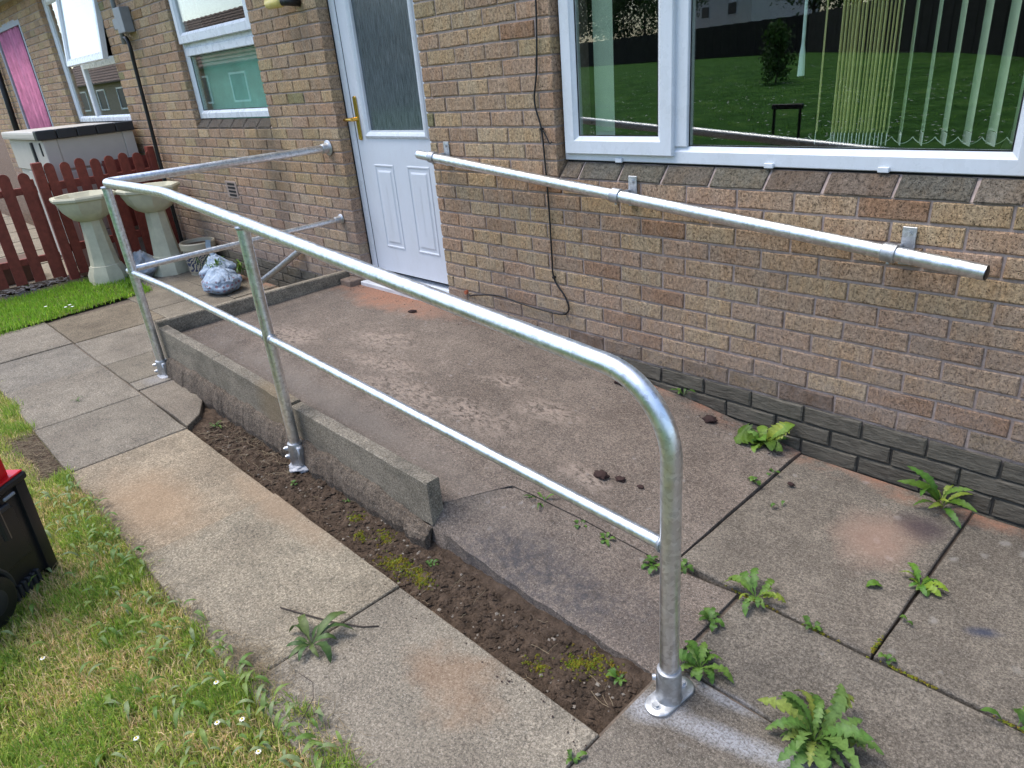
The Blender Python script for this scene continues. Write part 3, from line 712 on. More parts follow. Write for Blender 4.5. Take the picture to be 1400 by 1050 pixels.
# ramp ------------------------------------------------------------------
rampE = empty('concrete_ramp', (-1.5, -.65, 0), 'low concrete access ramp with raised edging leading to the white door', 'ramp')
def yl(x): return float(np.interp(x, [-3.2, -.61, -.505, .12], [-1.282, -1.282, -1.035, -.945]))
xs = np.concatenate([np.arange(-3.165, -.65, .05), [-.62, -.60, -.58, -.555, -.53, -.505], np.arange(-.46, .12, .05), [.122]]); NY = 26
v = []; f = []
for x in xs:
    for j in range(NY + 1):
        y = yl(x) + (-.012 - yl(x)) * j / NY
        z = zr(x) + .004 * mnoise.noise(Vector((x * 2.5, y * 2.5, 3))) + .0015 * mnoise.noise(Vector((x * 11, y * 11, 3)))
        z -= .012 * math.exp(-((y + .0) / .05) ** 2) * (x > -1.9)
        v.append((x, y, z))
nt_ = len(v)
for i in range(len(xs) - 1):
    for j in range(NY): a = i * (NY + 1) + j; f.append((a, a + NY + 1, a + NY + 2, a + 1))
# skirt
edge = [i * (NY + 1) for i in range(len(xs))] + [(len(xs) - 1) * (NY + 1) + j for j in range(1, NY + 1)]
base_ = len(v); v += [(v[i][0], v[i][1], -.08) for i in edge]
for k in range(len(edge) - 1): f.append((edge[k + 1], edge[k], base_ + k, base_ + k + 1))
main = obj('ramp_slab', v, f, M['ramp'], rampE, smooth=False); autosmooth(main, 50)
tag(main, 'pitted brownish main slab')
# outer apron slab
ex = lambda x: float(np.interp(x, [-.66, -.45, -.2, .35], [.056, .030, .004, .000]))
v = []; f = []; xs = np.linspace(-.632, .352, 28); NY = 10
for x in xs:
    ya, yb = -1.335 - .003 * math.sin(x * 40), yl(max(x, -.598)) - .0065
    if x > .12: yb = -.9515 + (.957 - .928) * (x - .12) / .23
    for j in range(NY + 1):
        t = j / NY; y = ya + (yb - ya) * t; z = ex(x) * (1 - t) + (zr(x) + .0) * t + .0015 * mnoise.noise(Vector((x * 9, y * 9, 1)))
        if j == 0: z -= .006
        v.append((x, y + (.0 if j else 0), z))
for i in range(len(xs) - 1):
    for j in range(NY): a = i * (NY + 1) + j; f.append((a, a + NY + 1, a + NY + 2, a + 1))
edge = [j for j in range(NY, -1, -1)] + [i * (NY + 1) for i in range(1, len(xs))] + [(len(xs) - 1) * (NY + 1) + j for j in range(1, NY + 1)]
base_ = len(v); v += [(v[i][0], v[i][1] - (.004 if i % (NY + 1) == 0 else 0), -.08) for i in edge]
for k in range(len(edge) - 1): f.append((edge[k + 1], edge[k], base_ + k, base_ + k + 1))
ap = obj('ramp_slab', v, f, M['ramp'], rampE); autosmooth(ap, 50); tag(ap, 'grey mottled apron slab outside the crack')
# edging kerbs
def kerb(x0, x1, z0t, z1t, zb0, zb1, seed):
    r = random.Random(seed); k = 10; v = []; f = []
    for i in range(k + 1):
        t = i / k; x = x0 + (x1 - x0) * t; zt = z0t + (z1t - z0t) * t; zb = zb0 + (zb1 - zb0) * t
        e1, e2, e3, e4 = [abs(r.gauss(0, .0016)) for _ in range(4)]
        v += [(x, -1.340, zb), (x, -1.340 - e1 * .3, zt - .006 - e1), (x, -1.335 + e2, zt - .001), (x, -1.288 - e3, zt), (x, -1.284, zt - .005 - e4), (x, -1.284, zb)]
    for i in range(k):
        for j in range(6): f.append((i * 6 + j, i * 6 + (j + 1) % 6, (i + 1) * 6 + (j + 1) % 6, (i + 1) * 6 + j))
    f += [(5, 4, 3, 2, 1, 0), tuple(k * 6 + j for j in range(6))]
    return autosmooth(obj('kerb', v, f, M['kerb'], rampE), 35)
kerb(-3.165, -2.40, .290, .279, -.06, -.05, 1); kerb(-2.396, -1.585, .279, .252, -.04, -.02, 2); kerb(-1.570, -.607, .245, .228, -.0, .05, 3)
# left kerb against the landing end
mb = MB(); v = []; f = []; k = 12; r = random.Random(9)
for i in range(k + 1):
    y = -1.338 + 1.318 * i / k; zt = .322 - .02 * i / k; e1, e2 = abs(r.gauss(0, .002)), abs(r.gauss(0, .002))
    v += [(-3.168, y, -.06), (-3.168 - e1, y, zt - .006 - e2), (-3.174 - e1, y, zt), (-3.214 + e2, y, zt), (-3.220, y, zt - .006), (-3.22, y, -.06)]
for i in range(k):
    for j in range(6): f.append((i * 6 + j, (i + 1) * 6 + j, (i + 1) * 6 + (j + 1) % 6, i * 6 + (j + 1) % 6))
f += [tuple(range(6)), tuple(k * 6 + j for j in range(5, -1, -1))]
autosmooth(obj('kerb', v, f, M['kerb'], rampE), 35)
# rough haunching under the kerbs with crumbly top
v = []; f = []; NX = 150
for i in range(NX + 1):
    x = -3.12 + (3.12 - .615) * i / NX; t = i / NX
    top = .11 - .03 * t + .022 * mnoise.noise(Vector((x * 9, 0, 0))) + .012 * mnoise.noise(Vector((x * 31, 2, 0)))
    if x > -1.1: top -= .05 * ((x + 1.1) / .485) ** 1.3
    dy = .024 + .012 * mnoise.noise(Vector((x * 14, 5, 0))) + .006 * mnoise.noise(Vector((x * 50, 7, 0)))
    v += [(x, -1.339, top + .006), (x, -1.342 - dy * .6, top), (x, -1.343 - dy, top - .015), (x, -1.348 - dy * 1.3, top * .5), (x, -1.352 - dy * 1.5 - .006 * mnoise.noise(Vector((x * 40, 1, 4))), -.0), (x, -1.35 - dy * 1.2, -.07)]
for i in range(NX):
    for j in range(5): f.append((i * 6 + j, (i + 1) * 6 + j, (i + 1) * 6 + j + 1, i * 6 + j + 1))
f += [(0, 1, 2, 3, 4, 5), tuple(NX * 6 + j for j in range(5, -1, -1))]
fix_normals(obj('haunching', v, f, M['haunch'], rampE))
# landing end brick step beside the threshold
mb = MB(); mb.box(-3.16, -3.03, -.11, -.008, .2, .262, .005); b_ = mb.build('step_brick', M['brick'], rampE, tint=(.22, .16, .12))

# soil strip ------------------------------------------------------------
v = []; f = []; xs = np.arange(-2.75, .36, .011); ys = np.arange(-1.60, -1.325, .011)
for x in xs:
    for y in ys:
        q = Vector((x * 7, y * 7, 0)); z = -.036 + .018 * mnoise.noise(q) + .013 * mnoise.noise(q * 3.1) + .008 * mnoise.noise(q * 8)
        z += .012 * math.exp(-((y + 1.345) / .03) ** 2)
        v.append((x + .004 * mnoise.noise(q * 9), y, z))
n_ = len(ys)
for i in range(len(xs) - 1):
    for j in range(n_ - 1): a = i * n_ + j; f.append((a, a + n_, a + n_ + 1, a + 1))
obj('earth_strip', v, f, M['soil'], kind='structure')
def soil_z(x, y):
    q = Vector((x * 7, y * 7, 0)); return -.036 + .018 * mnoise.noise(q) + .013 * mnoise.noise(q * 3.1) + .012 * math.exp(-((y + 1.345) / .03) ** 2)
def scatter(name, n, region, zf, size, mat, label_tint=None, seed=0, flatn=.7, kind='stuff', label=None):
    r = random.Random(seed); v = []; f = []; t = []
    for _ in range(n):
        x, y = region(r); s_ = size[0] + (size[1] - size[0]) * r.random() ** 2.2; z = zf(x, y)
        a = r.uniform(0, 6.28); k = len(v)
        pts = [(1, 0, 0), (-1, .1, 0), (.1, 1, 0), (0, -1, .1), (0, 0, 1), (0, 0, -1)]
        c_, s2 = math.cos(a), math.sin(a)
        for (px, py, pz) in pts:
            px *= r.uniform(.6, 1.3); py *= r.uniform(.6, 1.3); pz *= r.uniform(.5, 1) * flatn
            v.append((x + (px * c_ - py * s2) * s_, y + (px * s2 + py * c_) * s_, z + pz * s_ + s_ * .25))
        f += [(k + a_, k + b_, k + c2) for a_, b_, c2 in ((0, 2, 4), (2, 1, 4), (1, 3, 4), (3, 0, 4), (2, 0, 5), (1, 2, 5), (3, 1, 5), (0, 3, 5))]
    o = obj(name, v, f, mat, kind=kind); 
    if label: o['label'] = label
    return o
def strip_region(r):
    x = r.uniform(-2.3, .33); return x, r.uniform(max(-1.575, -1.575 + .1 * 0), -1.365)
scatter('soil_clods', 3600, strip_region, soil_z, (.003, .013), M['soil'], seed=1)
scatter('gravel', 260, strip_region, soil_z, (.003, .009), M['stone2'], seed=2)
def crumbs(r):
    x = r.gauss(-1.2, .7); return (x, r.uniform(-1.2, -.06))
scatter('dirt_crumbs', 500, lambda r: (r.uniform(-3.0, .1), -.02 - abs(r.gauss(0, .12))), lambda x, y: zr(x) if y > yl(x) else 0, (.001, .005), M['dirt'], seed=3)
scatter('dirt_crumbs', 260, lambda r: (r.uniform(-1.3, .35), r.choice([-1.59, -1.36]) - abs(r.gauss(0, .03))), lambda x, y: 0.001, (.001, .004), M['dirt'], seed=4)
_w = [(-1.98, -.58, .2, .1), (-1.35, -.88, .3, .1), (-1.02, -.80, .2, .08), (-.78, -.55, .14, .07), (-1.1, -.47, .14, .06), (-1.7, -.75, .2, .08)]
scatter('loose_grit', 900, lambda r: (lambda q: (r.gauss(q[0], q[2]), min(-.1, r.gauss(q[1], q[3]))))(r.choice(_w)), lambda x, y: zr(x), (.0015, .0055), M['stone2'], seed=33, flatn=.6)
scatter('dirt_crumbs', 500, lambda r: (lambda q: (r.gauss(q[0], q[2]), min(-.1, r.gauss(q[1], q[3]))))(r.choice(_w)), lambda x, y: zr(x), (.001, .004), M['dirt'], seed=34, flatn=.6)
for i, (x, y, s_) in enumerate([(-2.203, -.2, .02), (-1.32, -.075, .02), (-.702, -.118, .028), (-.236, -.119, .024), (-.31, -.755, .022), (.205, -.27, .010), (-.245, -.72, .016), (-.17, -.70, .010)]):
    r = random.Random(i); v = []; f = []
    bm = bmesh.new(); bmesh.ops.create_icosphere(bm, subdivisions=3, radius=1)
    for q in bm.verts:
        k = 1 + .5 * mnoise.noise(q.co * 2 + Vector((i, 0, 0))) + .25 * mnoise.noise(q.co * 5 + Vector((i, 3, 0)))
        q.co = Vector((x + q.co.x * s_ * 1.3 * k, y + q.co.y * s_ * k, zr(x) + .3 * s_ + q.co.z * s_ * .45 * k)); 
    bm.verts.index_update(); v = [tuple(q.co) for q in bm.verts]; f = [tuple(p.index for p in q.verts) for q in bm.faces]; bm.free()
    where = ['below the door threshold', 'near the wall under the sloping handrail', 'beside the wall just past the bend of the front rail', 'near the wall by the first dandelion', 'in the middle of the ramp behind the front rail', 'tiny one on the joint of the paving', 'smaller one in the middle of the ramp', 'smallest one in the middle of the ramp'][i]
    o = obj('dirt_clod', v, f, M['dirt'], smooth=True); tag(o, 'dark clod of dirt ' + where, 'clod', 'clods of dirt on the ramp')
# straw in the earth and by the lawn edge
def straws(n, reg, zf, seed, mat, name='dry_straw', ln=(.02, .08), rr=.0007):
    r = random.Random(seed); mb = MB()
    for _ in range(n):
        x, y = reg(r); a = r.uniform(0, 6.28); L = r.uniform(*ln); z = zf(x, y) + .006; b = r.gauss(0, .25); p = []
        for k in range(4):
            t = k / 3 - .5; p.append((x + math.cos(a + b * t) * L * t, y + math.sin(a + b * t) * L * t, z + r.uniform(0, .012)))
        mb.tube(p, rr, 3, False)
    return mb.build(name, mat, kind='stuff')
straws(70, strip_region, soil_z, 5, M['straw'])
straws(110, lambda r: (r.uniform(-2.3, -1.5), r.uniform(-1.56, -1.37)), soil_z, 6, M['straw'])
# moss cushions
def moss(regs, seed):
    r = random.Random(seed); v = []; f = []; t = []
    for (cx, cy, rx, ry, n) in regs:
        for _ in range(n):
            x, y = r.gauss(cx, rx), r.gauss(cy, ry); s_ = r.uniform(.003, .007); z = soil_z(x, y) if -1.575 < y < -1.33 and x < .34 else -.008; a = r.uniform(0, 6.28); k = len(v)
            for q in range(3):
                an = a + q * 2.09; v += [(x + math.cos(an) * s_, y + math.sin(an) * s_, z + .003), (x + math.cos(an + .5) * s_ * .3, y + math.sin(an + .5) * s_ * .3, z + .004 + s_ * .45)]
            f += [(k, k + 2, k + 1), (k + 2, k + 4, k + 3), (k + 4, k, k + 5), (k + 1, k + 3, k + 5)]
            c = (r.uniform(.14, .26), r.uniform(.15, .24), .015); t += [(*c, 1)] * 6
    obj('moss', v, f, M['moss'], tint=t, kind='stuff')
moss([(-.62, -1.50, .05, .02, 420), (-.50, -1.49, .03, .015, 220), (-.80, -1.43, .025, .015, 150), (-.98, -1.44, .018, .012, 110), (-.88, -1.49, .02, .01, 90), (.15, -1.42, .03, .02, 220), (.06, -1.5, .02, .012, 80), (.2, -1.38, .03, .012, 120)], 3)
moss([(x_, -.908, .022, .002, 22) for x_ in (.35, .42, .60, .80, .86, 1.06)] + [(.735, y_, .002, .03, 30) for y_ in (-.86,)], 4)

# joints: thin dark moss/soil in the wide long joint
sv = MB()
# ------------------------------------------------------------------ GRASS
def blades(name, pts, h, wd, cols, seed, zf=lambda x, y: 0, lean=.6):
    g = np.random.default_rng(seed); n = len(pts); x, y = pts[:, 0], pts[:, 1]
    z = np.array([zf(a, b) for a, b in pts]); H = g.uniform(h[0], h[1], n); W = g.uniform(wd[0], wd[1], n); A = g.uniform(0, 6.283, n); Ld = np.abs(g.normal(0, lean, n)).clip(.1, 1.5); B = A + 1.57 + g.normal(0, .5, n)
    dx, dy = np.cos(A), np.sin(A); bx, by = np.cos(B), np.sin(B)
    V = np.zeros((n, 5, 3))
    for k, (t, w_) in enumerate([(0, 1), (0, -1), (.55, .8), (.55, -.8), (1, 0)]):
        ang = Ld * t; hor = H * np.sin(ang) * t; ver = H * t * np.cos(ang * .85)
        V[:, k, 0] = x + dx * hor + bx * w_ * W / 2; V[:, k, 1] = y + dy * hor + by * w_ * W / 2; V[:, k, 2] = z + ver - (.004 if t == 0 else 0)
    F = []
    base_ = np.arange(n) * 5
    tri = np.array([[0, 1, 3], [0, 3, 2], [2, 3, 4]]); F = (base_[:, None, None] + tri[None]).reshape(-1, 3)
    C = np.array(cols)[g.integers(0, len(cols), n)] * [1.95, 1.72, 1.6] * g.uniform(.75, 1.25, (n, 1)); C = np.hstack([C, np.ones((n, 1))]); C = np.repeat(C, 5, 0)
    me = bpy.data.meshes.new(name); me.vertices.add(n * 5); me.vertices.foreach_set('co', V.reshape(-1)); me.loops.add(len(F) * 3); me.loops.foreach_set('vertex_index', F.ravel().astype(np.int32))
    me.polygons.add(len(F)); me.polygons.foreach_set('loop_start', np.arange(0, len(F) * 3, 3, dtype=np.int32)); me.polygons.foreach_set('loop_total', np.full(len(F), 3, dtype=np.int32))
    a = me.color_attributes.new('tint', 'FLOAT_COLOR', 'POINT'); a.data.foreach_set('color', C.astype(np.float32).ravel()); me.materials.append(M['grass']); me.update(calc_edges=True); me.validate()
    o = bpy.data.objects.new(name, me); col.objects.link(o); o['kind'] = 'stuff'; return o
def edge_y(x):
    e = -2.125 + .035 * mnoise.noise(Vector((x * 3, 0, 5))) + .02 * mnoise.noise(Vector((x * 11, 0, 5)))
    e += .075 * float(np.interp(x, [-.75, -.5, 0], [0, 1, 1.0]))
    if -2.95 < x < -2.34: e -= .12
    return e
GCOL = [(.19, .27, .04), (.14, .23, .03), (.24, .31, .06), (.28, .33, .09), (.10, .18, .035), (.38, .34, .18), (.45, .39, .23), (.21, .27, .08)]
P = []
g = np.random.default_rng(1)
while len(P) < 62000:
    x = g.uniform(-4.2, .55); y = g.uniform(-3.0, -2.0)
    if y < edge_y(x) + g.normal(0, .012):
        px = project(x, y, 0)
        if px[2] > 0 and -80 < px[0] < 520 and px[1] < 1150: P.append((x, y))
blades('grass', np.array(P), (.015, .042), (.0018, .0042), GCOL, 2, lambda x, y: -.014, .85)
P2 = [p for p in P if mnoise.noise(Vector((p[0] * 5, p[1] * 5, 9))) > .12][:14000]
blades('grass', np.array(P2), (.03, .065), (.0022, .005), [(.12, .22, .03), (.15, .25, .035), (.09, .17, .035), (.22, .29, .06)], 3, lambda x, y: -.014, .9)
# dead thatch
P3 = np.array([p for p in P if mnoise.noise(Vector((p[0] * 4, p[1] * 4, 19))) > .0][:9000]); 
blades('grass', P3, (.02, .05), (.001, .0025), [(.46, .38, .22), (.36, .27, .14), (.5, .42, .27)], 4, lambda x, y: -.012, 1.45)
# dry clippings spilling on the slab edge
straws(420, lambda r: ((lambda x: (x, edge_y(x) + abs(r.gauss(0, .03)) - .01))(r.uniform(-2.2, .2))), lambda x, y: -.002, 8, M['straw'], ln=(.02, .07))
straws(160, lambda r: (r.gauss(-.53, .09), r.gauss(-2.07, .03)), lambda x, y: .0, 9, M['straw'], ln=(.03, .10))
straws(420, lambda r: (r.uniform(-3.0, -2.33), r.uniform(-2.27, -2.13)), lambda x, y: -.012, 10, M['straw'], ln=(.03, .09))
pv2 = []; pf2 = []; xs_ = np.linspace(-3.02, -2.32, 60); ys_ = np.linspace(-2.30, -2.127, 16)
for x in xs_:
    for y in ys_: pv2.append((x, y, -.010 + .012 * mnoise.noise(Vector((x * 14, y * 14, 2))) + .005 * mnoise.noise(Vector((x * 50, y * 50, 2)))))
for i in range(59):
    for j in range(15): q_ = i * 16 + j; pf2.append((q_, q_ + 16, q_ + 17, q_ + 1))
obj('bare_earth', pv2, pf2, M['soil'], kind='structure')
# far patch
P = []
while len(P) < 11000:
    x = g.uniform(-6.4, -4.9); y = g.uniform(-2.1, -.72)
    xe = -5.12 - .18 * (y + 1.9) if y < -1.3 else -5.23 - .1 * (y + 1.3)
    if x < xe + g.normal(0, .02) and x > -6.25 - .1 * (y + 1.4): P.append((x, y))
blades('grass', np.array(P), (.02, .055), (.004, .008), [(.11, .24, .018), (.13, .27, .025), (.09, .20, .018), (.17, .28, .035)], 5, lambda x, y: .01, .7)
# rough lawn behind the camera (seen in the glass)
P = []
while len(P) < 9000:
    x = g.uniform(-14, 4); y = -3.2 - g.exponential(5)
    if y > -22: P.append((x, y))
blades('grass', np.array(P), (.03, .07), (.01, .03), [(.07, .18, .03), (.10, .22, .035), (.055, .14, .025)], 6, lambda x, y: lawn_z(x, y), .8)
# daisies -----------------------------------------------------------------
def daisy_geo(x, y, z, s_, r):
    mb = MB(); nrm = 9
    v = [(x, y, z + s_ * .25)]; f = []
    for k in range(nrm * 2):
        a = 6.283 * k / (nrm * 2); rr = s_ if k % 2 == 0 else s_ * .55; v.append((x + rr * math.cos(a), y + rr * math.sin(a), z + (.1 * s_)))
    for k in range(nrm * 2): f.append((0, 1 + k, 1 + (k + 1) % (nrm * 2)))
    return v, f
r = random.Random(5)
DS = [(-1.02, -2.50), (-.385, -2.235), (-.345, -2.185), (-.50, -2.40), (-.22, -2.20), (-.52, -2.18)]
for i, (x, y) in enumerate(DS):
    e_ = empty('daisy', (x, y, 0), ['daisy far out in the lawn at the left', 'open daisy near the slab corner with its yellow eye showing', 'daisy half hidden beside the open one near the slab corner', 'daisy low in the grass toward the photo bottom', 'daisy among the broad leaves at the lawn edge', 'daisy bud by the dry grass at the slab edge', 'daisy at the bottom edge of the photo', 'daisy at the bottom left of the lawn', 'pair mate daisy in the middle of the lawn', 'small daisy between clover leaves near the edge'][i], 'daisy', 'daisies in the near lawn')
    z = .038; v, f = daisy_geo(x, y, z, .0085, r); obj('petals', v, f, M['petal'], e_)
    MB().lathe(x, y, [(.0, z + .0035), (.002, z + .0042), (.0034, z + .002)], 8).build('flower_centre', M['yolk'], e_)
    MB().tube([(x, y, -.01), (x + .003, y, .02), (x, y, z)], .0008, 5).build('stem', M['leaf'], e_, tint=(.12, .25, .04))
v = []; f = []
for _ in range(4500):
    x = r.uniform(-25, 3); y = -3.2 - r.expovariate(1 / 8.)
    if y < -30 or mnoise.noise(Vector((x * .5, y * .5, 0))) < -.12: continue
    a, b = daisy_geo(x, y, lawn_z(x, y) + .07, .026, r); k = len(v); v += a; f += [tuple(q + k for q in t) for t in b]
obj('daisies', v, f, M['petal'], kind='stuff')
for i, (x, y) in enumerate([(-5.26, -1.40), (-5.30, -1.36), (-5.22, -1.36), (-5.45, -1.5)]):
    a, b = daisy_geo(x, y, .06, .014, r); tag(obj('daisy', a, b, M['petal']), ['daisy in the far grass patch, nearest the path', 'middle one of the daisies in the far grass patch', 'daisy in the far grass patch closest to the rail', 'daisy set back in the far grass patch'][i], 'daisy', 'daisies in the far grass patch')

# ------------------------------------------------------------------ WEEDS
def leaf_geo(L, W, lobes, r, bend=.7, jag=.5, nseg=12, fold=.25):
    """leaf along +Y, rising then drooping; toothed outline"""
    v = []; f = []
    if lobes and nseg == 12: nseg = 28
    for i in range(nseg + 1):
        t = i / nseg
        prof = math.sin(math.pi * min(1, t ** 1.1 * 1.0)) ** .7 if 0 < t < 1 else 0
        if t < .18: prof *= .35
        tooth = 1.0
        toothr = 1.0
        if lobes:
            fr_a = (t * lobes + .15) % 1.0; fr_b = (t * lobes * 1.07 + .5) % 1.0
            tooth = 1 - jag * (fr_a if t < .88 else fr_a * .4) ** 1.3; toothr = 1 - jag * (fr_b if t < .88 else fr_b * .4) ** 1.3
        w_ = W * (prof * tooth + .05 * (1 - t)) * r.uniform(.85, 1.15) * (.55 + .75 * t if lobes else 1)
        ang = bend * t; y = L * t * math.cos(ang * .8); z = L * (.34 * math.sin(t * 2.6) * (1 - .2 * bend)) - L * .18 * bend * t * t
        sk = -.25 * w_ * (tooth > .8)
        wr_ = w_ / max(tooth, .05) * toothr
        v += [(-w_, y + sk, z + fold * w_ + r.uniform(-.12, .12) * W), (0, y, z), (wr_ * r.uniform(.9, 1.1), y - .25 * wr_ * (toothr > .8), z + fold * w_ + r.uniform(-.08, .08) * W)]
    for i in range(nseg):
        a = i * 3; f += [(a, a + 1, a + 4, a + 3), (a + 1, a + 2, a + 5, a + 4)]
    return v, f
LCOL = [(.045, .11, .015), (.06, .15, .018), (.10, .20, .025), (.035, .09, .012), (.14, .23, .035)]
def weed(name, cat, label, x, y, z, n, L, W, seed, lobes=6, up=.5, parts=True, group=None, cols=LCOL, arc=(0, 6.283), jag=.5, bend=.8):
    r = random.Random(seed)
    if parts:
        root = empty(name, (x, y, z), label, cat, group)
        meshes = []
        for k in range(min(n, 6)):
            v, f = leaf_geo(L, W, lobes, r, bend=r.uniform(.5, 1.2) * bend, jag=jag); me = bpy.data.meshes.new('leaf'); me.from_pydata(v, [], f); me.materials.append(M['leaf'])
            c = r.choice(cols) if r.random() < .85 else tuple(np.array(r.choice(cols)) * (1.7, 1.25, 1.1)); t = []
            for i_ in range(len(v)): k2 = 1.25 if i_ % 3 == 1 else 1.0; t += [c[0] * k2, c[1] * k2, c[2] * k2, 1]
            a = me.color_attributes.new('tint', 'FLOAT_COLOR', 'POINT'); a.data.foreach_set('color', t); me.polygons.foreach_set('use_smooth', [True] * len(me.polygons)); meshes.append(me)
        for k in range(n):
            o = bpy.data.objects.new('leaf', meshes[k % len(meshes)]); col.objects.link(o); o.parent = root
            a = arc[0] + (arc[1] - arc[0]) * (k + r.uniform(-.3, .3)) / n; s_ = r.uniform(.5, 1.15)
            o.rotation_euler = (r.uniform(-.05, 1) * up, r.uniform(-.5, .5), a + r.gauss(0, .12)); o.scale = (s_, s_, s_); o.location = (0, 0, r.uniform(0, .004))
        return root
    v = []; f = []; t = []
    for k in range(n):
        s_ = r.uniform(.6, 1.1); g_, q = leaf_geo(L * s_, W * s_, lobes, r, bend=r.uniform(.6, 1.2), jag=jag, nseg=8)
        a = arc[0] + (arc[1] - arc[0]) * (k + r.uniform(-.4, .4)) / n; R = Matrix.Rotation(a, 3, 'Z') @ Matrix.Rotation(r.uniform(0, up), 3, 'X'); b0 = len(v)
        ox, oy = r.gauss(0, L * .12), r.gauss(0, L * .12)
        v += [tuple(R @ Vector(p_) + Vector((x + ox, y + oy, z))) for p_ in g_]; f += [tuple(i + b0 for i in p_) for p_ in q]; c = r.choice(cols); t += [(*c, 1)] * len(g_)
    o = obj(name, v, f, M['leaf'], smooth=True, tint=t); return tag(o, label, cat, group)
weed('dandelion', 'weed', 'broad leaved dandelion against the dark plinth bricks nearest the ramp', .0, -.075, -.004, 15, .165, .032, 11, lobes=9, up=1.0, jag=.22, bend=.8)
weed('dandelion', 'weed', 'upright dandelion with long narrow toothed leaves at the wall on the right', .655, -.065, -.025, 14, .185, .0165, 12, lobes=9, up=1.0, jag=.45, bend=.5, cols=[(0.025, 0.075, 0.011), (0.037, 0.099, 0.012), (0.056, 0.133, 0.019), (0.105, 0.186, 0.031)])
weed('dandelion', 'weed', 'large sprawling dandelion at the bottom of the photo right of the last post', .745, -1.262, 0, 42, .165, .019, 13, lobes=8, up=.6, jag=.85, cols=[(0.081, 0.162, 0.031), (0.112, 0.191, 0.043), (0.136, 0.215, 0.056), (0.062, 0.128, 0.025)])
weed('plantain', 'weed', 'ribwort plantain with long narrow leaves growing at the joint of the pale slabs', -.475, -1.915, .002, 12, .135, .012, 14, lobes=0, up=.15, bend=.9, cols=[(0.050, 0.093, 0.025), (0.068, 0.116, 0.031), (0.087, 0.128, 0.037)])
weed('dandelion', 'weed', 'leafy dandelion rooted right behind the foot of the last post', .425, -1.245, 0, 16, .10, .017, 15, lobes=6, up=.6, cols=[(0.074, 0.157, 0.025), (0.105, 0.197, 0.031), (0.124, 0.209, 0.037)], jag=.6)
weed('dandelion', 'weed', 'bright dandelion growing at the crossing of the slab joints behind the last post', .405, -.905, 0, 13, .115, .015, 16, lobes=6, up=.4, cols=[(0.074, 0.151, 0.025), (0.112, 0.191, 0.031), (0.050, 0.099, 0.019)], jag=.65)
weed('dandelion', 'weed', 'small dandelion on the joint between two grey slabs at the right', .738, -.525, -.02, 13, .085, .0135, 17, lobes=6, up=.35, jag=.6)
weed('weed', 'weed', 'single leaf weed lying left of the small dandelion on the slab joint', .665, -.60, -.015, 3, .07, .014, 18, lobes=5, up=.2, parts=False, arc=(1.2, 2.6))
SM = [('low weed in the long joint where the grey slabs meet, left of the cross joint', .578, -.915, 6, .05, .010), ('tiny clover at the T of the slab joints at right', .775, -.895, 5, .03, .010), ('weed on the short joint just right of the last post', .352, -1.075, 9, .06, .012),
      ('weed in the joint just left of the last post', .09, -.985, 12, .065, .012), ('weed showing right of the last post halfway up', .165, -.925, 8, .05, .011), ('grassy weed in the joint near the midrail', -.37, -1.02, 9, .075, .0045), ('small weed in the joint under the midrail', -.19, -1.02, 5, .045, .009),
      ('second small weed in the joint under the midrail', -.09, -1.01, 6, .05, .009), ('weed leaf at the right edge of the photo', 1.075, -.915, 6, .085, .013), ('seedling on the joint beside the ramp, nearest the wall', .12, -.24, 4, .04, .010), ('pair of pale leaves on the joint beside the ramp', .10, -.345, 4, .045, .013),
      ('lone leaf lying on the grey slab below the wall dandelion', .235, -.415, 2, .055, .010), ('weed sprig at the wall seen over the rail bend', -.43, -.02, 5, .07, .010), ('tuft at the end of the earth strip by the first post', -2.26, -1.46, 9, .06, .004), ('tuft of fine grass on the joint of the far slabs', -3.2, -1.86, 7, .04, .003),
      ('seedling in the earth below the middle kerb', -1.12, -1.40, 6, .03, .007), ('weed in the earth close to the apron slab', -.53, -1.42, 8, .035, .008), ('weed by the last post at the end of the earth strip', .27, -1.40, 8, .045, .008), ('sprout in the earth beside the moss', -1.42, -1.47, 6, .03, .006), ('sprout at the cross joint on the slab at right', .765, -.72, 3, .035, .009),
      ('green sprout by the wall behind the top rail', -.93, -.05, 4, .03, .008), ('moss tuft at the corner of the apron slab', -.52, -1.1, 5, .025, .006), ('weed at the bottom edge of the photo in the slab joint', .35, -1.68, 6, .04, .008)]
for i, (lb, x, y, n, L, W) in enumerate(SM):
    z = zr(x) if (y > yl(x) and x < .12) else (soil_z(x, y) if -1.57 < y < -1.35 and x < .3 else 0)
    if -.6 < x < .12 and -1.33 < y < yl(x): z = zr(x) * .8
    weed('weed', 'weed', lb, x, y, z, n, L, W, 40 + i, lobes=0 if W < .0065 else 5, up=.6, parts=False, jag=.5, cols=[(0.074, 0.157, 0.025), (0.105, 0.191, 0.031), (0.056, 0.116, 0.019)])
# broad leaves in the lawn
r = random.Random(77); v = []; f = []; t = []
for _ in range(330):
    x = r.uniform(-2.2, .1); y = edge_y(x) - abs(r.gauss(.0, .16)) + .01; s_ = r.uniform(.6, 1.25); g_, q = leaf_geo(.07 * s_, .0055 * s_, 0, r, bend=.7, nseg=6)
    R = Matrix.Rotation(r.uniform(0, 6.28), 3, 'Z') @ Matrix.Rotation(r.uniform(0, .6), 3, 'X'); b0 = len(v)
    v += [tuple(R @ Vector(p_) + Vector((x, y, .008))) for p_ in g_]; f += [tuple(i + b0 for i in p_) for p_ in q]; c = r.choice([(.12, .19, .04), (.10, .18, .03), (.17, .24, .05), (.19, .24, .10)]); t += [(*c, 1)] * len(g_)
obj('lawn_herbs', v, f, M['leaf'], tint=t, kind='stuff', smooth=True)
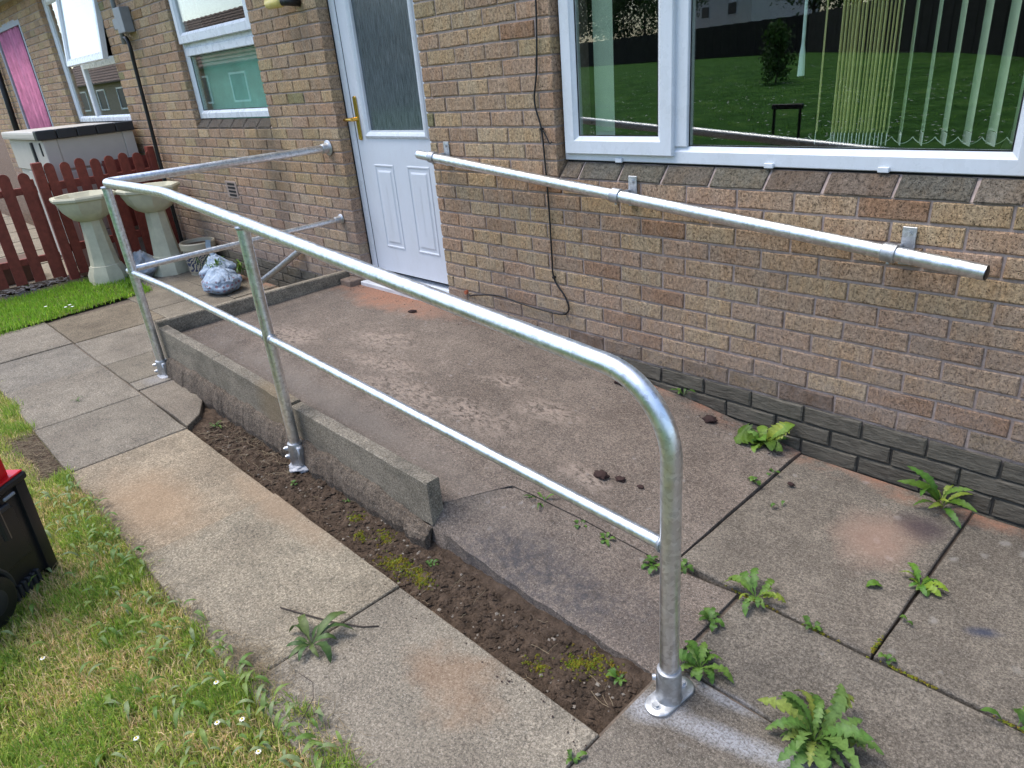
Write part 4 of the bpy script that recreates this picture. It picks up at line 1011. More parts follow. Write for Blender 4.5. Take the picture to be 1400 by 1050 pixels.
# brown stem lying by the plantain
sm = MB().tube([(-.70, -1.90, .006), (-.60, -1.86, .007), (-.5, -1.82, .009), (-.42, -1.77, .005), (-.385, -1.735, .004)], .0022, 6).build('stem', M['bark'], smooth=True)
tag(sm, 'thin dead stalk lying across the slab above the plantain', 'stalk'); sm.name = 'dead_stalk'
sm = MB().tube([(-.235, -2.09, .01), (-.27, -2.02, .03), (-.33, -1.99, .02), (-.39, -2.0, .02)], .0012, 5).build('dead_stalk', M['bark'], smooth=True); tag(sm, 'thin bent grass stalk leaning over the slab from the lawn edge', 'stalk')

# ------------------------------------------------------------------ RAILS
RY = -1.38; RR = .02415; MR = .0168
def arc_pts(p0, c, p1, rr, k=8):
    """fillet polyline corner c between p0 and p1"""
    p0, c, p1 = Vector(p0), Vector(c), Vector(p1); a = (p0 - c).normalized(); b = (p1 - c).normalized(); ang = a.angle(b); d = rr / math.tan(ang / 2)
    s0 = c + a * d; s1 = c + b * d; cen = c + (a + b).normalized() * (rr / math.sin(ang / 2)); out = []
    u = (s0 - cen); w_ = (s1 - cen); tot = u.angle(w_); ax = u.cross(w_).normalized()
    for i in range(k + 1): out.append(cen + Matrix.Rotation(tot * i / k, 3, ax) @ u)
    return out
def dense(a, b, n=2): a, b = Vector(a), Vector(b); return [a.lerp(b, i / n) for i in range(n + 1)]
gr = empty('front_handrail', (-1.4, RY, 0), 'galvanised tubular guard rail on three posts round the open side of the ramp', 'handrail')
A = (-3.17, -.01, 1.125); B_ = (-3.17, RY, 1.128); C_ = (-2.30, RY, 1.128); D_ = (.418, RY, .888); E_ = (.418, RY, .0)
top = [Vector(A), Vector((-3.17, -.6, 1.126))] + arc_pts(A, B_, C_, .055, 10) + [Vector((-2.6, RY, 1.128)), Vector((-2.33, RY, 1.1275)), Vector((-2.27, RY, 1.1255)), Vector((-1.5, RY, 1.0585)), Vector((-.6, RY, .978))]
top += arc_pts(C_, D_, E_, .19, 14) + [Vector((.418, RY, .4)), Vector((.418, RY, .10))]
autosmooth(MB().tube(top, RR, 24).build('top_rail', M['galv'], gr), 50)
def post(x, z0, z1, name='post'): return autosmooth(MB().tube([(x, RY, z0), (x, RY, (z0 + z1) / 2), (x, RY, z1)], RR, 24).build(name, M['galv'], gr), 50)
post(-3.17, .05, 1.108); post(-1.53, .05, 1.045)
autosmooth(MB().tube([(-3.245, RY, .632), (-2.6, RY, .628), (-1.53, RY, .585)], MR, 20).build('mid_rail', M['galv'], gr), 50)
autosmooth(MB().tube([(-1.53, RY, .585), (-.6, RY, .535), (.41, RY, .482)], MR, 20).build('mid_rail', M['galv'], gr), 50)
autosmooth(MB().tube([(-3.17, RY, .652), (-3.17, -.7, .655), (-3.17, -.01, .66)], MR, 20).build('mid_rail', M['galv'], gr), 50)
# weld beads
for (x, z, rr) in [(-1.53, 1.034, RR + .0015), (-3.17, 1.096, RR + .0015)]:
    mb = MB(); mb.tube([(x, RY, z), (x, RY, z + .004), (x, RY, z + .010), (x, RY, z + .014)], [rr, rr + .003, rr + .003, rr], 20); autosmooth(mb.build('weld', M['galv2'], gr))
for (x, z) in [(-1.53, .585), (.418, .4818)]:
    for s_ in ((-1, 1) if x < 0 else (-1,)):
        xx = x + s_ * (RR - .003); mb = MB(); mb.tube([(xx, RY, z), (xx + s_ * .003, RY, z), (xx + s_ * .007, RY, z), (xx + s_ * .011, RY, z)], [MR + .004, MR + .005, MR + .003, MR], 20); autosmooth(mb.build('weld', M['galv2'], gr))
# wall flanges
for z, rr in ((1.125, RR), (.66, MR)):
    mb = MB(); R0 = rr * 2.05
    prof = [(R0, 0), (R0, -.005), (R0 * .93, -.008), (rr * 1.45, -.012), (rr * 1.3, -.018), (rr * 1.28, -.048), (rr * 1.18, -.052), (rr * .98, -.053)]
    v = []; f = []; n_ = 28
    for (q, yy) in prof:
        for j in range(n_): a = 6.283185 * j / n_; v.append((-3.17 + q * math.cos(a), yy - .003, z + q * math.sin(a)))
    for i in range(len(prof) - 1):
        for j in range(n_): f.append((i * n_ + j, i * n_ + (j + 1) % n_, (i + 1) * n_ + (j + 1) % n_, (i + 1) * n_ + j))
    autosmooth(obj('wall_flange', v, f, M['galv2'], gr), 35)
# post sockets
def hexbolt(x, y, z, r_=.008, h=.006, ax='z', parent=None, name='bolt'):
    mb = MB(); 
    def T(p):
        if ax == 'z': return (x + p[0], y + p[1], z + p[2])
        if ax == 'y': return (x + p[0], y - p[2], z + p[1])
        return (x + p[2], y + p[0], z + p[1])
    for (rr, z0, z1, n_) in ((r_ * 1.5, 0, .002, 16), (r_, .002, .002 + h, 6)):
        v = [T((rr * math.cos(6.283 * j / n_), rr * math.sin(6.283 * j / n_), zz)) for zz in (z0, z1) for j in range(n_)]
        mb.add(v, [tuple(range(n_)), tuple(range(n_, 2 * n_))] + [(j, (j + 1) % n_, n_ + (j + 1) % n_, n_ + j) for j in range(n_)])
    return fix_normals(mb.build(name, M['galv2'], parent))
def blobmesh(name, x, y, z, rx, ry, rz, mat, parent, seed=0, sub=4, nz=.35):
    bm = bmesh.new(); bmesh.ops.create_icosphere(bm, subdivisions=sub, radius=1)
    for q in bm.verts:
        k = 1 + nz * mnoise.noise(q.co * 1.7 + Vector((seed, 0, 0))) + nz * .5 * mnoise.noise(q.co * 5 + Vector((seed, 3, 0)))
        q.co = Vector((x + q.co.x * rx * k, y + q.co.y * ry * k, z + q.co.z * rz * k))
    bm.verts.index_update(); v = [tuple(q.co) for q in bm.verts]; f = [tuple(p.index for p in q.verts) for q in bm.faces]; bm.free()
    return obj(name, v, f, mat, parent, smooth=True)
for x in (-3.17, -1.53):
    zb = 0 if x < -3 else -.015
    sk = autosmooth(MB().tube([(x, RY, zb), (x, RY, zb + .003), (x, RY, .088), (x, RY, .094), (x, RY, .095)], [.033, .0345, .0335, .032, .0245], 24).build('socket', M['galv2'], gr), 35)
    for zz in (.028, .068):
        mb = MB(); mb.tube([(x - .020, RY - .026, zz), (x - .028, RY - .038, zz)], [.011, .010], 12); mb.tube([(x - .0285, RY - .0387, zz), (x - .031, RY - .043, zz)], [.006, .006], 6); autosmooth(mb.build('set_screw', M['galv2'], sk))
    mb = MB(); mb.box(x + .026, x + .05, RY - .016, RY + .016, zb + .005, .085, .006); autosmooth(mb.build('lug', M['galv2'], sk))
    blobmesh('mortar_bed', x + .012, RY, zb - .006, .062, .05, .016, M['cement'], gr, seed=int(x * 10))
# last post: oval base flange
px3 = .418
sk = autosmooth(MB().tube([(px3, RY, .006), (px3, RY, .016), (px3, RY, .022), (px3, RY, .100), (px3, RY, .105), (px3, RY, .106)], [.036, .034, .0325, .0318, .030, .0245], 28).build('socket', M['galv2'], gr), 35)
v = []; f = []; n_ = 40; outl = []
for j in range(n_):
    a = 6.283185 * j / n_; lx = math.cos(a) * .036; ly = math.sin(a) * .036 + (.042 if math.sin(a) > 0 else -.042); outl.append((lx, ly))
ca, sa = math.cos(-.10), math.sin(-.10)
for (ins, z) in ((0, .0), (0, .0085), (.002, .0105)):
    for lx, ly in outl:
        k = 1 - ins / .05; lx2, ly2 = lx * k, ly * k; v.append((px3 + lx2 * ca - ly2 * sa, RY + .004 + lx2 * sa + ly2 * ca, z))
for i in range(2):
    for j in range(n_): f.append((i * n_ + j, i * n_ + (j + 1) % n_, (i + 1) * n_ + (j + 1) % n_, (i + 1) * n_ + j))
f.append(tuple(2 * n_ + j for j in range(n_)))
autosmooth(obj('base_flange', v, f, M['galv2'], gr), 35)
hexbolt(px3 - .005, RY - .047, .0105, .008, .006, 'z', gr); hexbolt(px3 + .005, RY + .056, .0105, .008, .006, 'z', gr)
mb = MB(); mb.tube([(px3 - .024, RY - .024, .08), (px3 - .030, RY - .030, .08)], [.009, .008], 12); autosmooth(mb.build('set_screw', M['galv2'], sk))
# wall handrail
wr = empty('wall_handrail', (-.7, -.085, .95), 'straight galvanised handrail sloping down the brick wall under the wide window', 'handrail')
def wz(x): return float(np.interp(x, [-2.08, .65], [1.118, .838])) - .0
WY = -.085
autosmooth(MB().tube([(-2.085, WY, wz(-2.085)), (-1, WY, wz(-1)), (0, WY, wz(0)), (.652, WY, wz(.652))], RR, 24).build('rail', M['galv'], wr), 50)
autosmooth(MB().tube([(.652, WY, wz(.652)), (.655, WY, wz(.655)), (.657, WY, wz(.657))], [RR * .97, RR * .97, RR * .8], 20).build('end_plug', M['plug'], wr), 40)
autosmooth(MB().tube([(-2.085, WY, wz(-2.085)), (-2.089, WY, wz(-2.089)), (-2.091, WY, wz(-2.09))], [RR * .99, RR * .97, RR * .8], 20).build('end_plug', M['galv2'], wr), 40)
for x in (-1.965, -.735, .375):
    z = wz(x); sl = -.1026
    br = autosmooth(MB().tube([(x - .022, WY, z + sl * -.022), (x - .020, WY, z + sl * -.020), (x + .020, WY, z + sl * .020), (x + .022, WY, z + sl * .022)], [.0285, .0305, .0305, .0285], 28).build('bracket', M['galv2'], wr), 40)
    mb = MB(); mb.box(x + .005, x + .049, -.0095, -.0035, z - .056, z + .070, .0015); mb.box(x - .004, x + .014, -.075, -.0095, z - .014, z + .014, .003); autosmooth(mb.build('bracket_plate', M['galv2'], wr), 30)
    hexbolt(x + .027, -.0095, z + .050, .0075, .005, 'y', wr); hexbolt(x + .027, -.0095, z - .045, .0065, .004, 'y', wr)
    mb = MB(); mb.tube([(x, WY - .004, z - .029), (x, WY - .004, z - .036)], [.006, .006], 8); mb.build('set_screw', M['galv2'], wr)

# ------------------------------------------------------------------ CABLE etc
def smoothpath(p, k=6):
    p = [Vector(q) for q in p]; out = []
    for i in range(len(p) - 1):
        a = p[max(i - 1, 0)]; b = p[i]; c = p[i + 1]; d = p[min(i + 2, len(p) - 1)]
        for j in range(k):
            t = j / k; out.append(.5 * ((2 * b) + (c - a) * t + (2 * a - 5 * b + 4 * c - d) * t * t + (3 * b - a - 3 * c + d) * t ** 3))
    out.append(p[-1]); return out
cp = [(-1.205, -.010, 2.78), (-1.213, -.012, 2.0), (-1.208, -.010, 1.75), (-1.228, -.010, 1.50), (-1.255, -.010, 1.36), (-1.222, -.010, 1.24), (-1.213, -.010, 1.10), (-1.205, -.010, .90), (-1.203, -.012, .66), (-1.200, -.010, .53), (-1.13, -.014, .45), (-1.105, -.014, .39), (-1.135, -.014, .355), (-1.2, -.014, .345), (-1.40, -.016, .352), (-1.62, -.016, .37), (-1.80, -.014, .345), (-1.885, -.004, .325), (-1.90, .01, .325)]
cb = MB().tube(smoothpath(cp), .0042, 8).build('cable', M['cable'], smooth=True); tag(cb, 'thin black cable clipped down the brick wall between the door and the wide window', 'cable')
for (x, z) in ((-1.222, 1.24), (-1.2005, .535), (-1.21, 1.0), (-1.14, .353)): MB().box(x - .007, x + .007, -.018, -.001, z - .005, z + .005, .001).build('cable_clip', M['cable'], cb)
cb2 = MB().tube(smoothpath([(-1.213, -.012, 1.235), (-1.19, -.012, 1.205), (-1.172, -.014, 1.178), (-1.165, -.004, 1.185)]), .003, 6).build('cable_tail', M['cable'], cb, smooth=True)
# grit chips on the worn patches
# red wall plug where it enters
MB().tube([(-1.915, -.012, .340), (-1.915, .01, .340)], .012, 8).build('grommet', flat('terracotta_plug', (.4, .12, .06), .8), cb)
# junction box with black pipe on the left wall
jb = empty('junction_box', (-6.22, -.05, 2.12), 'grey junction box with pipework high on the wall beside the far window', 'junction box')
MB().box(-6.28, -6.10, -.09, -.004, 2.06, 2.26, .008).build('box_body', M['greybox'], jb); MB().box(-6.42, -6.30, -.07, -.004, 2.10, 2.19, .006).build('box_cover', M['greybox'], jb)
MB().tube([(-6.36, -.04, 1.98), (-6.36, -.04, 2.78)], .02, 10).build('conduit', M['greybox'], jb, smooth=True)
MB().tube([(-6.30, -.05, 2.16), (-6.44, -.05, 2.16)], .014, 8).build('conduit', M['greybox'], jb, smooth=True)
pp = MB().tube(smoothpath([(-6.34, -.035, 2.03), (-6.27, -.04, 2.02), (-6.235, -.04, 1.95), (-6.25, -.04, 1.80), (-6.28, -.04, 1.3), (-6.30, -.04, .95), (-6.31, -.04, .1)]), .017, 10).build('black_pipe', M['cable'], smooth=True)
tag(pp, 'black hose pipe running down the wall to the picket fence', 'pipe')
lp = empty('wall_lamp', (-3.27, -.06, 1.98), 'yellowed cylindrical lamp on the wall left of the door', 'lamp')
MB().tube([(-3.44, -.09, 1.995), (-3.42, -.09, 1.99), (-3.27, -.09, 1.985), (-3.25, -.09, 1.985)], [.02, .032, .032, .02], 16).build('lens', M['yellow'], lp, smooth=True)
MB().tube([(-3.25, -.09, 1.985), (-3.21, -.07, 1.98), (-3.20, -.005, 1.98)], [.024, .024, .03], 14).build('lamp_base', M['cable'], lp, smooth=True)
dp = MB().tube([(-4.40, -.13, .07), (-4.12, -.085, .21), (-3.82, -.03, .37)], .024, 16); dpo = autosmooth(dp.build('waste_pipe', M['galv2'])); tag(dpo, 'grey waste pipe slanting out of the wall left of the ramp', 'pipe')
MB().tube([(-12.1, -.06, .0), (-11.75, -.06, 2.8)], .04, 10).build('downpipe', M['cable'], house, smooth=True)

# ------------------------------------------------------------------ FENCE
FX = -6.5
def picket(y, h, parent, wd=.083, x=FX, zb=.05, lean=0):
    v = []; k = 8; prof = [(-wd / 2, zb), (wd / 2, zb)] + [(wd / 2 * math.cos(math.pi * j / k), h - wd / 2 + wd / 2 * math.sin(math.pi * j / k)) for j in range(k + 1)]
    for xx in (x, x - .018): v += [(xx, y + a + lean * b, b) for a, b in prof]
    n_ = len(prof); f = [tuple(range(n_)), tuple(range(2 * n_ - 1, n_ - 1, -1))] + [(j, n_ + j, n_ + (j + 1) % n_, (j + 1) % n_) for j in range(n_)]
    return obj('picket', v, f, M['redwood'], parent)
f1 = empty('picket_fence', (FX, -.45, 0), 'low red brown picket fence with rounded tops running to the wall behind the planters', 'fence')
for i in range(8): picket(-.93 + .127 * i, 1.06 + random.uniform(-.012, .012), f1)
for z in (.86, .30): MB().box(FX - .055, FX - .019, -1.05, -.005, z - .035, z + .035, .003).build('fence_rail', M['redwood'], f1)
MB().box(FX - .08, FX + .01, -.06, .0, 0, 1.09, .004).build('post', M['redwood'], f1); MB().box(FX - .05, FX + .02, -1.06, -.98, 0, 1.08, .006).build('post', M['redwood'], f1)
MB().box(FX - .3, FX - .22, -.42, -.0, .35, 1.0, 0).build('backing_board', M['redwood'], f1)
f2 = empty('picket_gate', (FX, -1.6, 0), 'red brown picket gate of wide spaced rounded boards at the left edge', 'gate')
for i in range(7): picket(-1.155 - .15 * i, 1.02 + random.uniform(-.008, .008), f2, .09, FX + .03, .07)
for z in (.86, .26): MB().box(FX - .03, FX + .011, -2.15, -1.08, z - .03, z + .03, .003).build('gate_rail', M['redwood'], f2)
MB().box(FX - .028, FX + .012, -1.12, -1.085, .05, .95, .003).build('gate_stile', M['redwood'], f2)
# slate chippings strip and ground beyond fence
scatter('slate_chippings', 900, lambda r: (r.uniform(-6.75, -6.2), r.uniform(-2.1, -.95)), lambda x, y: .006, (.008, .022), M['slate'], seed=12, flatn=.3)
mb = MB(); mb.box(-7.25, -6.95, -1.75, -1.2, .0, .22, .02); pt = mb.build('planter_trough', M['terr']); tag(pt, 'brown planter trough on the ground behind the picket gate', 'planter')
path2 = empty('path', (-8.5, -1.8, 0), kind='structure')
for i in range(-6, 4):
    for j in range(4): rs(-10.6 + i * .95, -9.7 + i * .95, -4.2 + j * .95, -3.3 + j * .95, tint=(1.2, 1.15, 1.05), seed=230 + i * 4 + j, parent=path2)
P = np.column_stack([g.uniform(-9.5, -6.9, 5000), g.uniform(-3.2, -1.3, 5000)])
blades('grass', P, (.02, .06), (.005, .01), [(.14, .34, .02), (.22, .4, .05)], 31, lambda x, y: -.05, .7)

# storage box ---------------------------------------------------------------
sb = empty('storage_box', (-7.4, -.5, 0), 'beige plastic garden storage box with a dark strip along its lid behind the fence', 'storage box')
bx0, bx1, by0, by1, bz = -8.25, -6.76, -.86, -.06, 1.245
MB().box(bx0, bx1 - .03, by0 + .03, by1 - .03, .05, bz, .01).build('box_core', M['beige'], sb)
for k in range(4): MB().box(bx1 - .032, bx1 - .008, by0 + .12, by1 - .1, .07 + k * .30, .36 + k * .295, .006).build('side_panel', M['beige'], sb)
for (a, b) in ((by0, by0 + .12), (by1 - .1, by1)): MB().box(bx1 - .12, bx1, a, b, .05, bz, .012).build('corner_post', M['beige'], sb)
for k in range(15):
    x = bx1 - .14 - k * .062; MB().box(x - .058, x - .003, by0 + .015, by0 + .033, .05, .93, .003).build('front_rib', M['beige'], sb)
MB().box(bx0, bx1 - .14, by0 + .01, by0 + .033, .95, bz, .005).build('front_fascia', M['beige'], sb)
lid = MB().box(bx0 - .02, bx1 - .06, by0 - .04, by1 + .02, bz + .005, bz + .075, .02).build('lid', M['beige'], sb)
for k in range(5):
    a = by0 - .04 + k * .172; MB().box(bx1 - .08, bx1 + .03, a, a + .166, bz - .0, bz + .085, .012).build('lid_strip', M['charcoal'], lid)
MB().box(bx1 - .52, bx1 - .46, by0 - .01, by0 + .012, .88, 1.22, .008).build('latch', M['charcoal'], sb); MB().box(bx1 - .17, bx1 - .14, by0 - .004, by0 + .012, 1.1, 1.22, .004).build('hinge', M['charcoal'], sb)

# planters on pedestals -------------------------------------------------------
def pedestal(x, y, label, a0):
    e_ = empty('pedestal_planter', (x, y, 0), label, 'planter', 'cream octagonal planters on pedestals')
    bw_ = MB().lathe(x, y, [(.02, .60), (.095, .575), (.15, .60), (.205, .66), (.238, .735), (.244, .755), (.268, .765), (.272, .785), (.262, .80), (.235, .798), (.215, .775), (.16, .72), (.0, .715)], 8, a0)
    autosmooth(bw_.build('bowl', M['stone'], e_), 25)
    cl_ = MB().lathe(x, y, [(.0, .58), (.088, .58), (.09, .565), (.10, .40), (.118, .20), (.124, .175), (.135, .17), (.14, .15), (.165, .10), (.172, .02), (.172, 0), (0, 0)], 8, a0 + .2)
    autosmooth(cl_.build('pedestal', M['stone'], e_), 25); return e_
pedestal(-6.05, -.84, 'cream stone pedestal planter standing nearest the grass, left of the corner post', .3)
pedestal(-5.85, -.35, 'cream stone pedestal planter nearer the brick wall, partly behind the rail', .5)
pe = empty('plant_pot', (-5.52, -.17, 0), 'round cream plant pot with dark blue scroll pattern standing by the wall', 'plant pot')
autosmooth(MB().lathe(-5.52, -.17, [(0, 0), (.12, 0), (.12, .02), (.128, .03), (.14, .20), (.143, .225), (.155, .235), (.158, .285), (.152, .295), (.138, .292), (.135, .25), (0, .25)], 32).build('pot_body', M['pot'], pe), 30)
MB().lathe(-5.52, -.17, [(.134, .262), (.07, .27), (0, .266)], 20).build('compost', M['soil'], pe)
# bags
def bag(x, y, rx, ry, h, mat, label, seed):
    e_ = empty('plastic_bag', (x, y, 0), label, 'bag')
    bm = bmesh.new(); bmesh.ops.create_icosphere(bm, subdivisions=5, radius=1)
    for q in bm.verts:
        c = q.co.copy(); a = math.atan2(c.y, c.x); k = 1 + .32 * mnoise.noise(c * 1.5 + Vector((seed, 0, 0))) + .07 * abs(math.sin(a * 7 + c.z * 4 + seed + 2 * mnoise.noise(c * 2))) * max(0, c.z + .5) + .13 * abs(mnoise.noise(c * 4.5 + Vector((seed, 1, 0)))) - .04
        zz = (c.z * .5 + .5); taper = 1.0 if zz < .55 else 1 - .55 * ((zz - .55) / .45) ** 1.2
        q.co = Vector((x + c.x * rx * k * taper, y + c.y * ry * k * taper, max(.001, (zz * h) * (1 + .1 * mnoise.noise(c * 3)) - .02)))
    bm.verts.index_update(); v = [tuple(q.co) for q in bm.verts]; f = [tuple(p.index for p in q.verts) for q in bm.faces]; bm.free()
    obj('bag_body', v, f, mat, e_, smooth=True); return e_
b1 = bag(-4.66, -.36, .17, .15, .23, M['bag'], 'pale blue plastic bag with red spots near its bottom, in front of the other bag', 3)
b2 = bag(-4.94, -.26, .15, .14, .27, M['bag'], 'pale blue plastic bag with a handle loop sticking up, beside the pot', 8)
bag(-5.93, -.56, .16, .13, .26, M['greybag'], 'grey plastic bag slumped between the two pedestal planters', 5)
v = []; f = []; k = 10
for i in range(k + 1):
    t = i / k; v += [(-5.05 - .06 * math.sin(t * 3.1), -.24 - .02 * t, .2 + .17 * t), (-5.0 - .05 * math.sin(t * 3.1), -.22 - .02 * t, .2 + .17 * t)]
for i in range(k): f.append((i * 2, i * 2 + 1, i * 2 + 3, i * 2 + 2))
v2 = v + [(a, b + .004, c) for a, b, c in v]; m_ = len(v); f2_ = f + [tuple(q + m_ for q in reversed(p_)) for p_ in f]
obj('bag_handle', v2, f2_, M['bag'], b2)
weed('weed', 'weed', 'uprooted green weed stuffed in the top of the spotted bag', -4.80, -.31, .17, 16, .14, .009, 91, lobes=5, up=1.2, parts=False, cols=[(0.062, 0.151, 0.025), (0.099, 0.191, 0.037)])
weed('weed', 'weed', 'dark grass stalks hanging out of the bag beside the pot', -4.98, -.36, .16, 9, .18, .004, 92, lobes=0, up=.9, parts=False, cols=[(0.050, 0.093, 0.025), (0.062, 0.116, 0.025)])
weed('weed', 'weed', 'weeds at the wall behind the plastic bags', -4.95, -.07, .02, 14, .22, .010, 93, lobes=5, up=1.1, parts=False)
weed('weed', 'weed', 'grassy weeds at the foot of the front pedestal planter', -5.55, -.80, .01, 22, .15, .006, 94, lobes=0, up=1.1, parts=False, cols=[(0.087, 0.186, 0.019), (0.124, 0.220, 0.037)])

# toolbox ---------------------------------------------------------------------
ta = math.atan2(-.76, .65); TR = rotz(ta); TO = np.array((-1.575, -2.345, 0))
# local x runs along the visible face, local y points away from camera side (behind)
tb_ = empty('rolling_toolbox', (-1.5, -2.6, 0), 'black wheeled toolbox with a red top section standing on the lawn at the left edge', 'toolbox')
def tbox(name, x0, x1, y0, y1, z0, z1, ch, mat, taper=0, parent=None):
    mb = MB().box(x0, x1, y0, y1, z0, z1, ch); v = []
    for (x, y, z) in mb.v:
        x2 = x - taper * (z) if x < .2 else x
        v.append(tuple(TO + TR @ np.array((x2, -y if False else y, z))))
    return autosmooth(obj(name, v, mb.f, M[mat], parent or tb_), 30)
# camera sees the face with normal +(.76,.65) which is local +y
tbox('toolbox_body', .012, .46, -.34, 0, .02, .365, .012, 'black', .03)
tbox('corner_post', -.0, .045, -.05, .012, .0, .37, .010, 'black', .03); tbox('rim', -.022, .47, -.36, .018, .365, .392, .006, 'black')
tbox('side_panel', .07, .44, .0, .006, .12, .31, .003, 'black')
tbox('grip', .09, .33, .004, .022, .315, .335, .004, 'charcoal'); tbox('catch', .055, .105, .014, .024, .345, .356, .003, 'greybox')
for k in range(6): tbox('rib', .085 + k * .021, .098 + k * .021, -.01, .016, .005, .055, .002, 'charcoal')
tbox('red_section', .02, .44, -.33, -.008, .392, .52, .015, 'red'); tbox('red_rim', -.016, .462, -.35, .012, .392, .400, .003, 'red')
tbox('top_section', .035, .43, -.32, -.02, .52, .66, .02, 'black'); tbox('catch', .06, .12, -.01, .008, .50, .56, .006, 'red')
def T3(x, y, z): return tuple(TO + TR @ np.array((x, y, z)))
wh = autosmooth(MB().tube([T3(.30, .0, .085), T3(.30, .004, .085), T3(.30, .04, .085), T3(.30, .044, .085)], [.075, .085, .085, .075], 32).build('wheel', M['black'], tb_), 30)
autosmooth(MB().tube([T3(.30, .044, .085), T3(.30, .048, .085)], [.045, .035], 20).build('wheel_hub', M['charcoal'], wh))
ar = []
for k in range(17): a = math.pi * (1.05 - k / 16 * 1.1); ar.append(T3(.30 + .105 * math.cos(a), .012, .085 + .105 * math.sin(a)))
autosmooth(MB().tube(ar, .010, 8).build('wheel_arch', M['charcoal'], tb_))
hx0, hx1 = (-1.405, -2.45), (-1.215, -2.45)
mb = MB()
for p in (hx0, hx1): mb.tube([(p[0], p[1], .35), (p[0], p[1], 1.08)], .011, 8)
mb.box(hx0[0] - .02, hx1[0] + .02, hx0[1] - .014, hx0[1] + .014, 1.07, 1.105, .005); mb.build('telescopic_handle', M['black'], tb_)

# ------------------------------------------------------------------ behind the glass
vbn = empty('vertical_blind', (.3, .22, 1.2), 'pale green vertical blind drawn half open inside the wide window', 'blind')
def slat(x, ang, w_, mat, y=.20):
    d = Vector((math.sin(ang), math.cos(ang), 0)); c = Vector((x, y, 0)); mb = MB(); t = .0006; nn = Vector((d.y, -d.x, 0)); v = []
    for i in range(7):
        s_ = (i / 6 - .5) * w_; o_ = nn * (.006 * (1 - (2 * i / 6 - 1) ** 2))
        for z in (1.205, 2.3): p_ = c + d * s_ + o_; v.append((p_.x, p_.y, z))
    f = [(2 * i, 2 * i + 2, 2 * i + 3, 2 * i + 1) for i in range(6)]
    obj('blind_slat', v, f, mat, vbn, smooth=True)
    v = []
    for s_ in (-.5, .5):
        for q in (-t * 2, t * 2):
            for z in (1.165, 1.205): p_ = c + d * s_ * w_ + nn * q; v.append((p_.x, p_.y, z))
    obj('slat_weight', v, [(0, 1, 3, 2), (4, 6, 7, 5), (0, 4, 5, 1), (2, 3, 7, 6), (1, 5, 7, 3), (0, 2, 6, 4)], M['bead'], vbn)
va = math.atan2(-.40, .92)
for i in range(16): slat(.03 + i * .0125, va + random.uniform(.02, .13), .088, M['blind'])
slat(-.03, va - .01, .088, M['blind']); slat(-1.015, 1.15, .09, M['blind2'])
for i, (x, a) in enumerate([(.262, .06), (.330, .04), (.397, .14), (.465, .20), (.533, .24), (.60, .26)]): slat(x, va - a if False else va - a * .62 + .04, .089, M['blind2'])
mb = MB(); pts_ = [-.05, .035] + [.24 + .0675 * k for k in range(-3, 7)]
for a, b in zip(pts_[:-1], pts_[1:]):
    if b - a > .1: continue
    q = [(a + (b - a) * k / 12, .19, 1.19 - .022 * math.sin(math.pi * k / 12) ** .8) for k in range(13)]; mb.tube(q, .0012, 5, False)
mb.build('bead_chain', M['bead'], vbn)
wd = MB(); wd.tube([(-.075, .14, 2.3), (-.075, .14, 1.50), (-.075, .14, 1.475), (-.075, .14, 1.40)], [.004, .006, .010, .013], 8); wo = wd.build('blind_wand', M['white']); tag(wo, 'pale tapered blind cord weight hanging inside the wide window', 'cord weight')
ch = empty('armchair', (.75, 1.1, .15), 'chair with a rounded pale frame back dimly seen inside the room', 'chair')
q = [(.45 + .30 - .30 * math.cos(math.pi * k / 12), .75, .95 + .42 * math.sin(math.pi * k / 12)) for k in range(13)]
MB().tube([(q[0][0], .75, .15)] + q + [(q[-1][0], .75, .15)], .025, 10).build('back_frame', M['chair'], ch, smooth=True)
MB().box(.46, 1.04, .76, 1.25, .5, .6, .02).build('seat', M['chair'], ch); MB().box(.47, 1.03, .78, .82, .6, 1.2, .02).build('backrest', M['inner'], ch)

# ------------------------------------------------------------------ far surroundings (seen in the window glass)
fl = [(14, -10), (4, -15), (-4, -22), (-12, -33), (-21, -45), (-34, -51), (-47, -56), (-75, -62)]
bf = empty('board_fence', (-10, -35, .6), 'tall dark board fence along the far side of the lawn, seen mirrored in the window', 'fence')
for k, (a, b) in enumerate(zip(fl[:-1], fl[1:])):
    a, b = Vector((*a, 0)), Vector((*b, 0)); d = (b - a); L = d.length; d.normalize(); nn = Vector((-d.y, d.x, 0)); mb = MB(); nb = int(L / .5)
    for i in range(nb):
        p_ = a + d * (L * i / nb); q_ = a + d * (L * (i + .96) / nb); o_ = nn * (.01 * (i % 2))
        zz0, zz1 = .3, 2.75 + .02 * (i % 3)
        v = [tuple(Vector((s_.x, s_.y, z)) + o_ + nn * w_) for s_ in (p_, q_) for w_ in (0, .03) for z in (zz0, zz1)]
        mb.add(v, [(0, 1, 3, 2), (4, 6, 7, 5), (0, 4, 5, 1), (2, 3, 7, 6), (1, 5, 7, 3)])
    fix_normals(mb.build('fence_panel', M['fencedark'], bf))
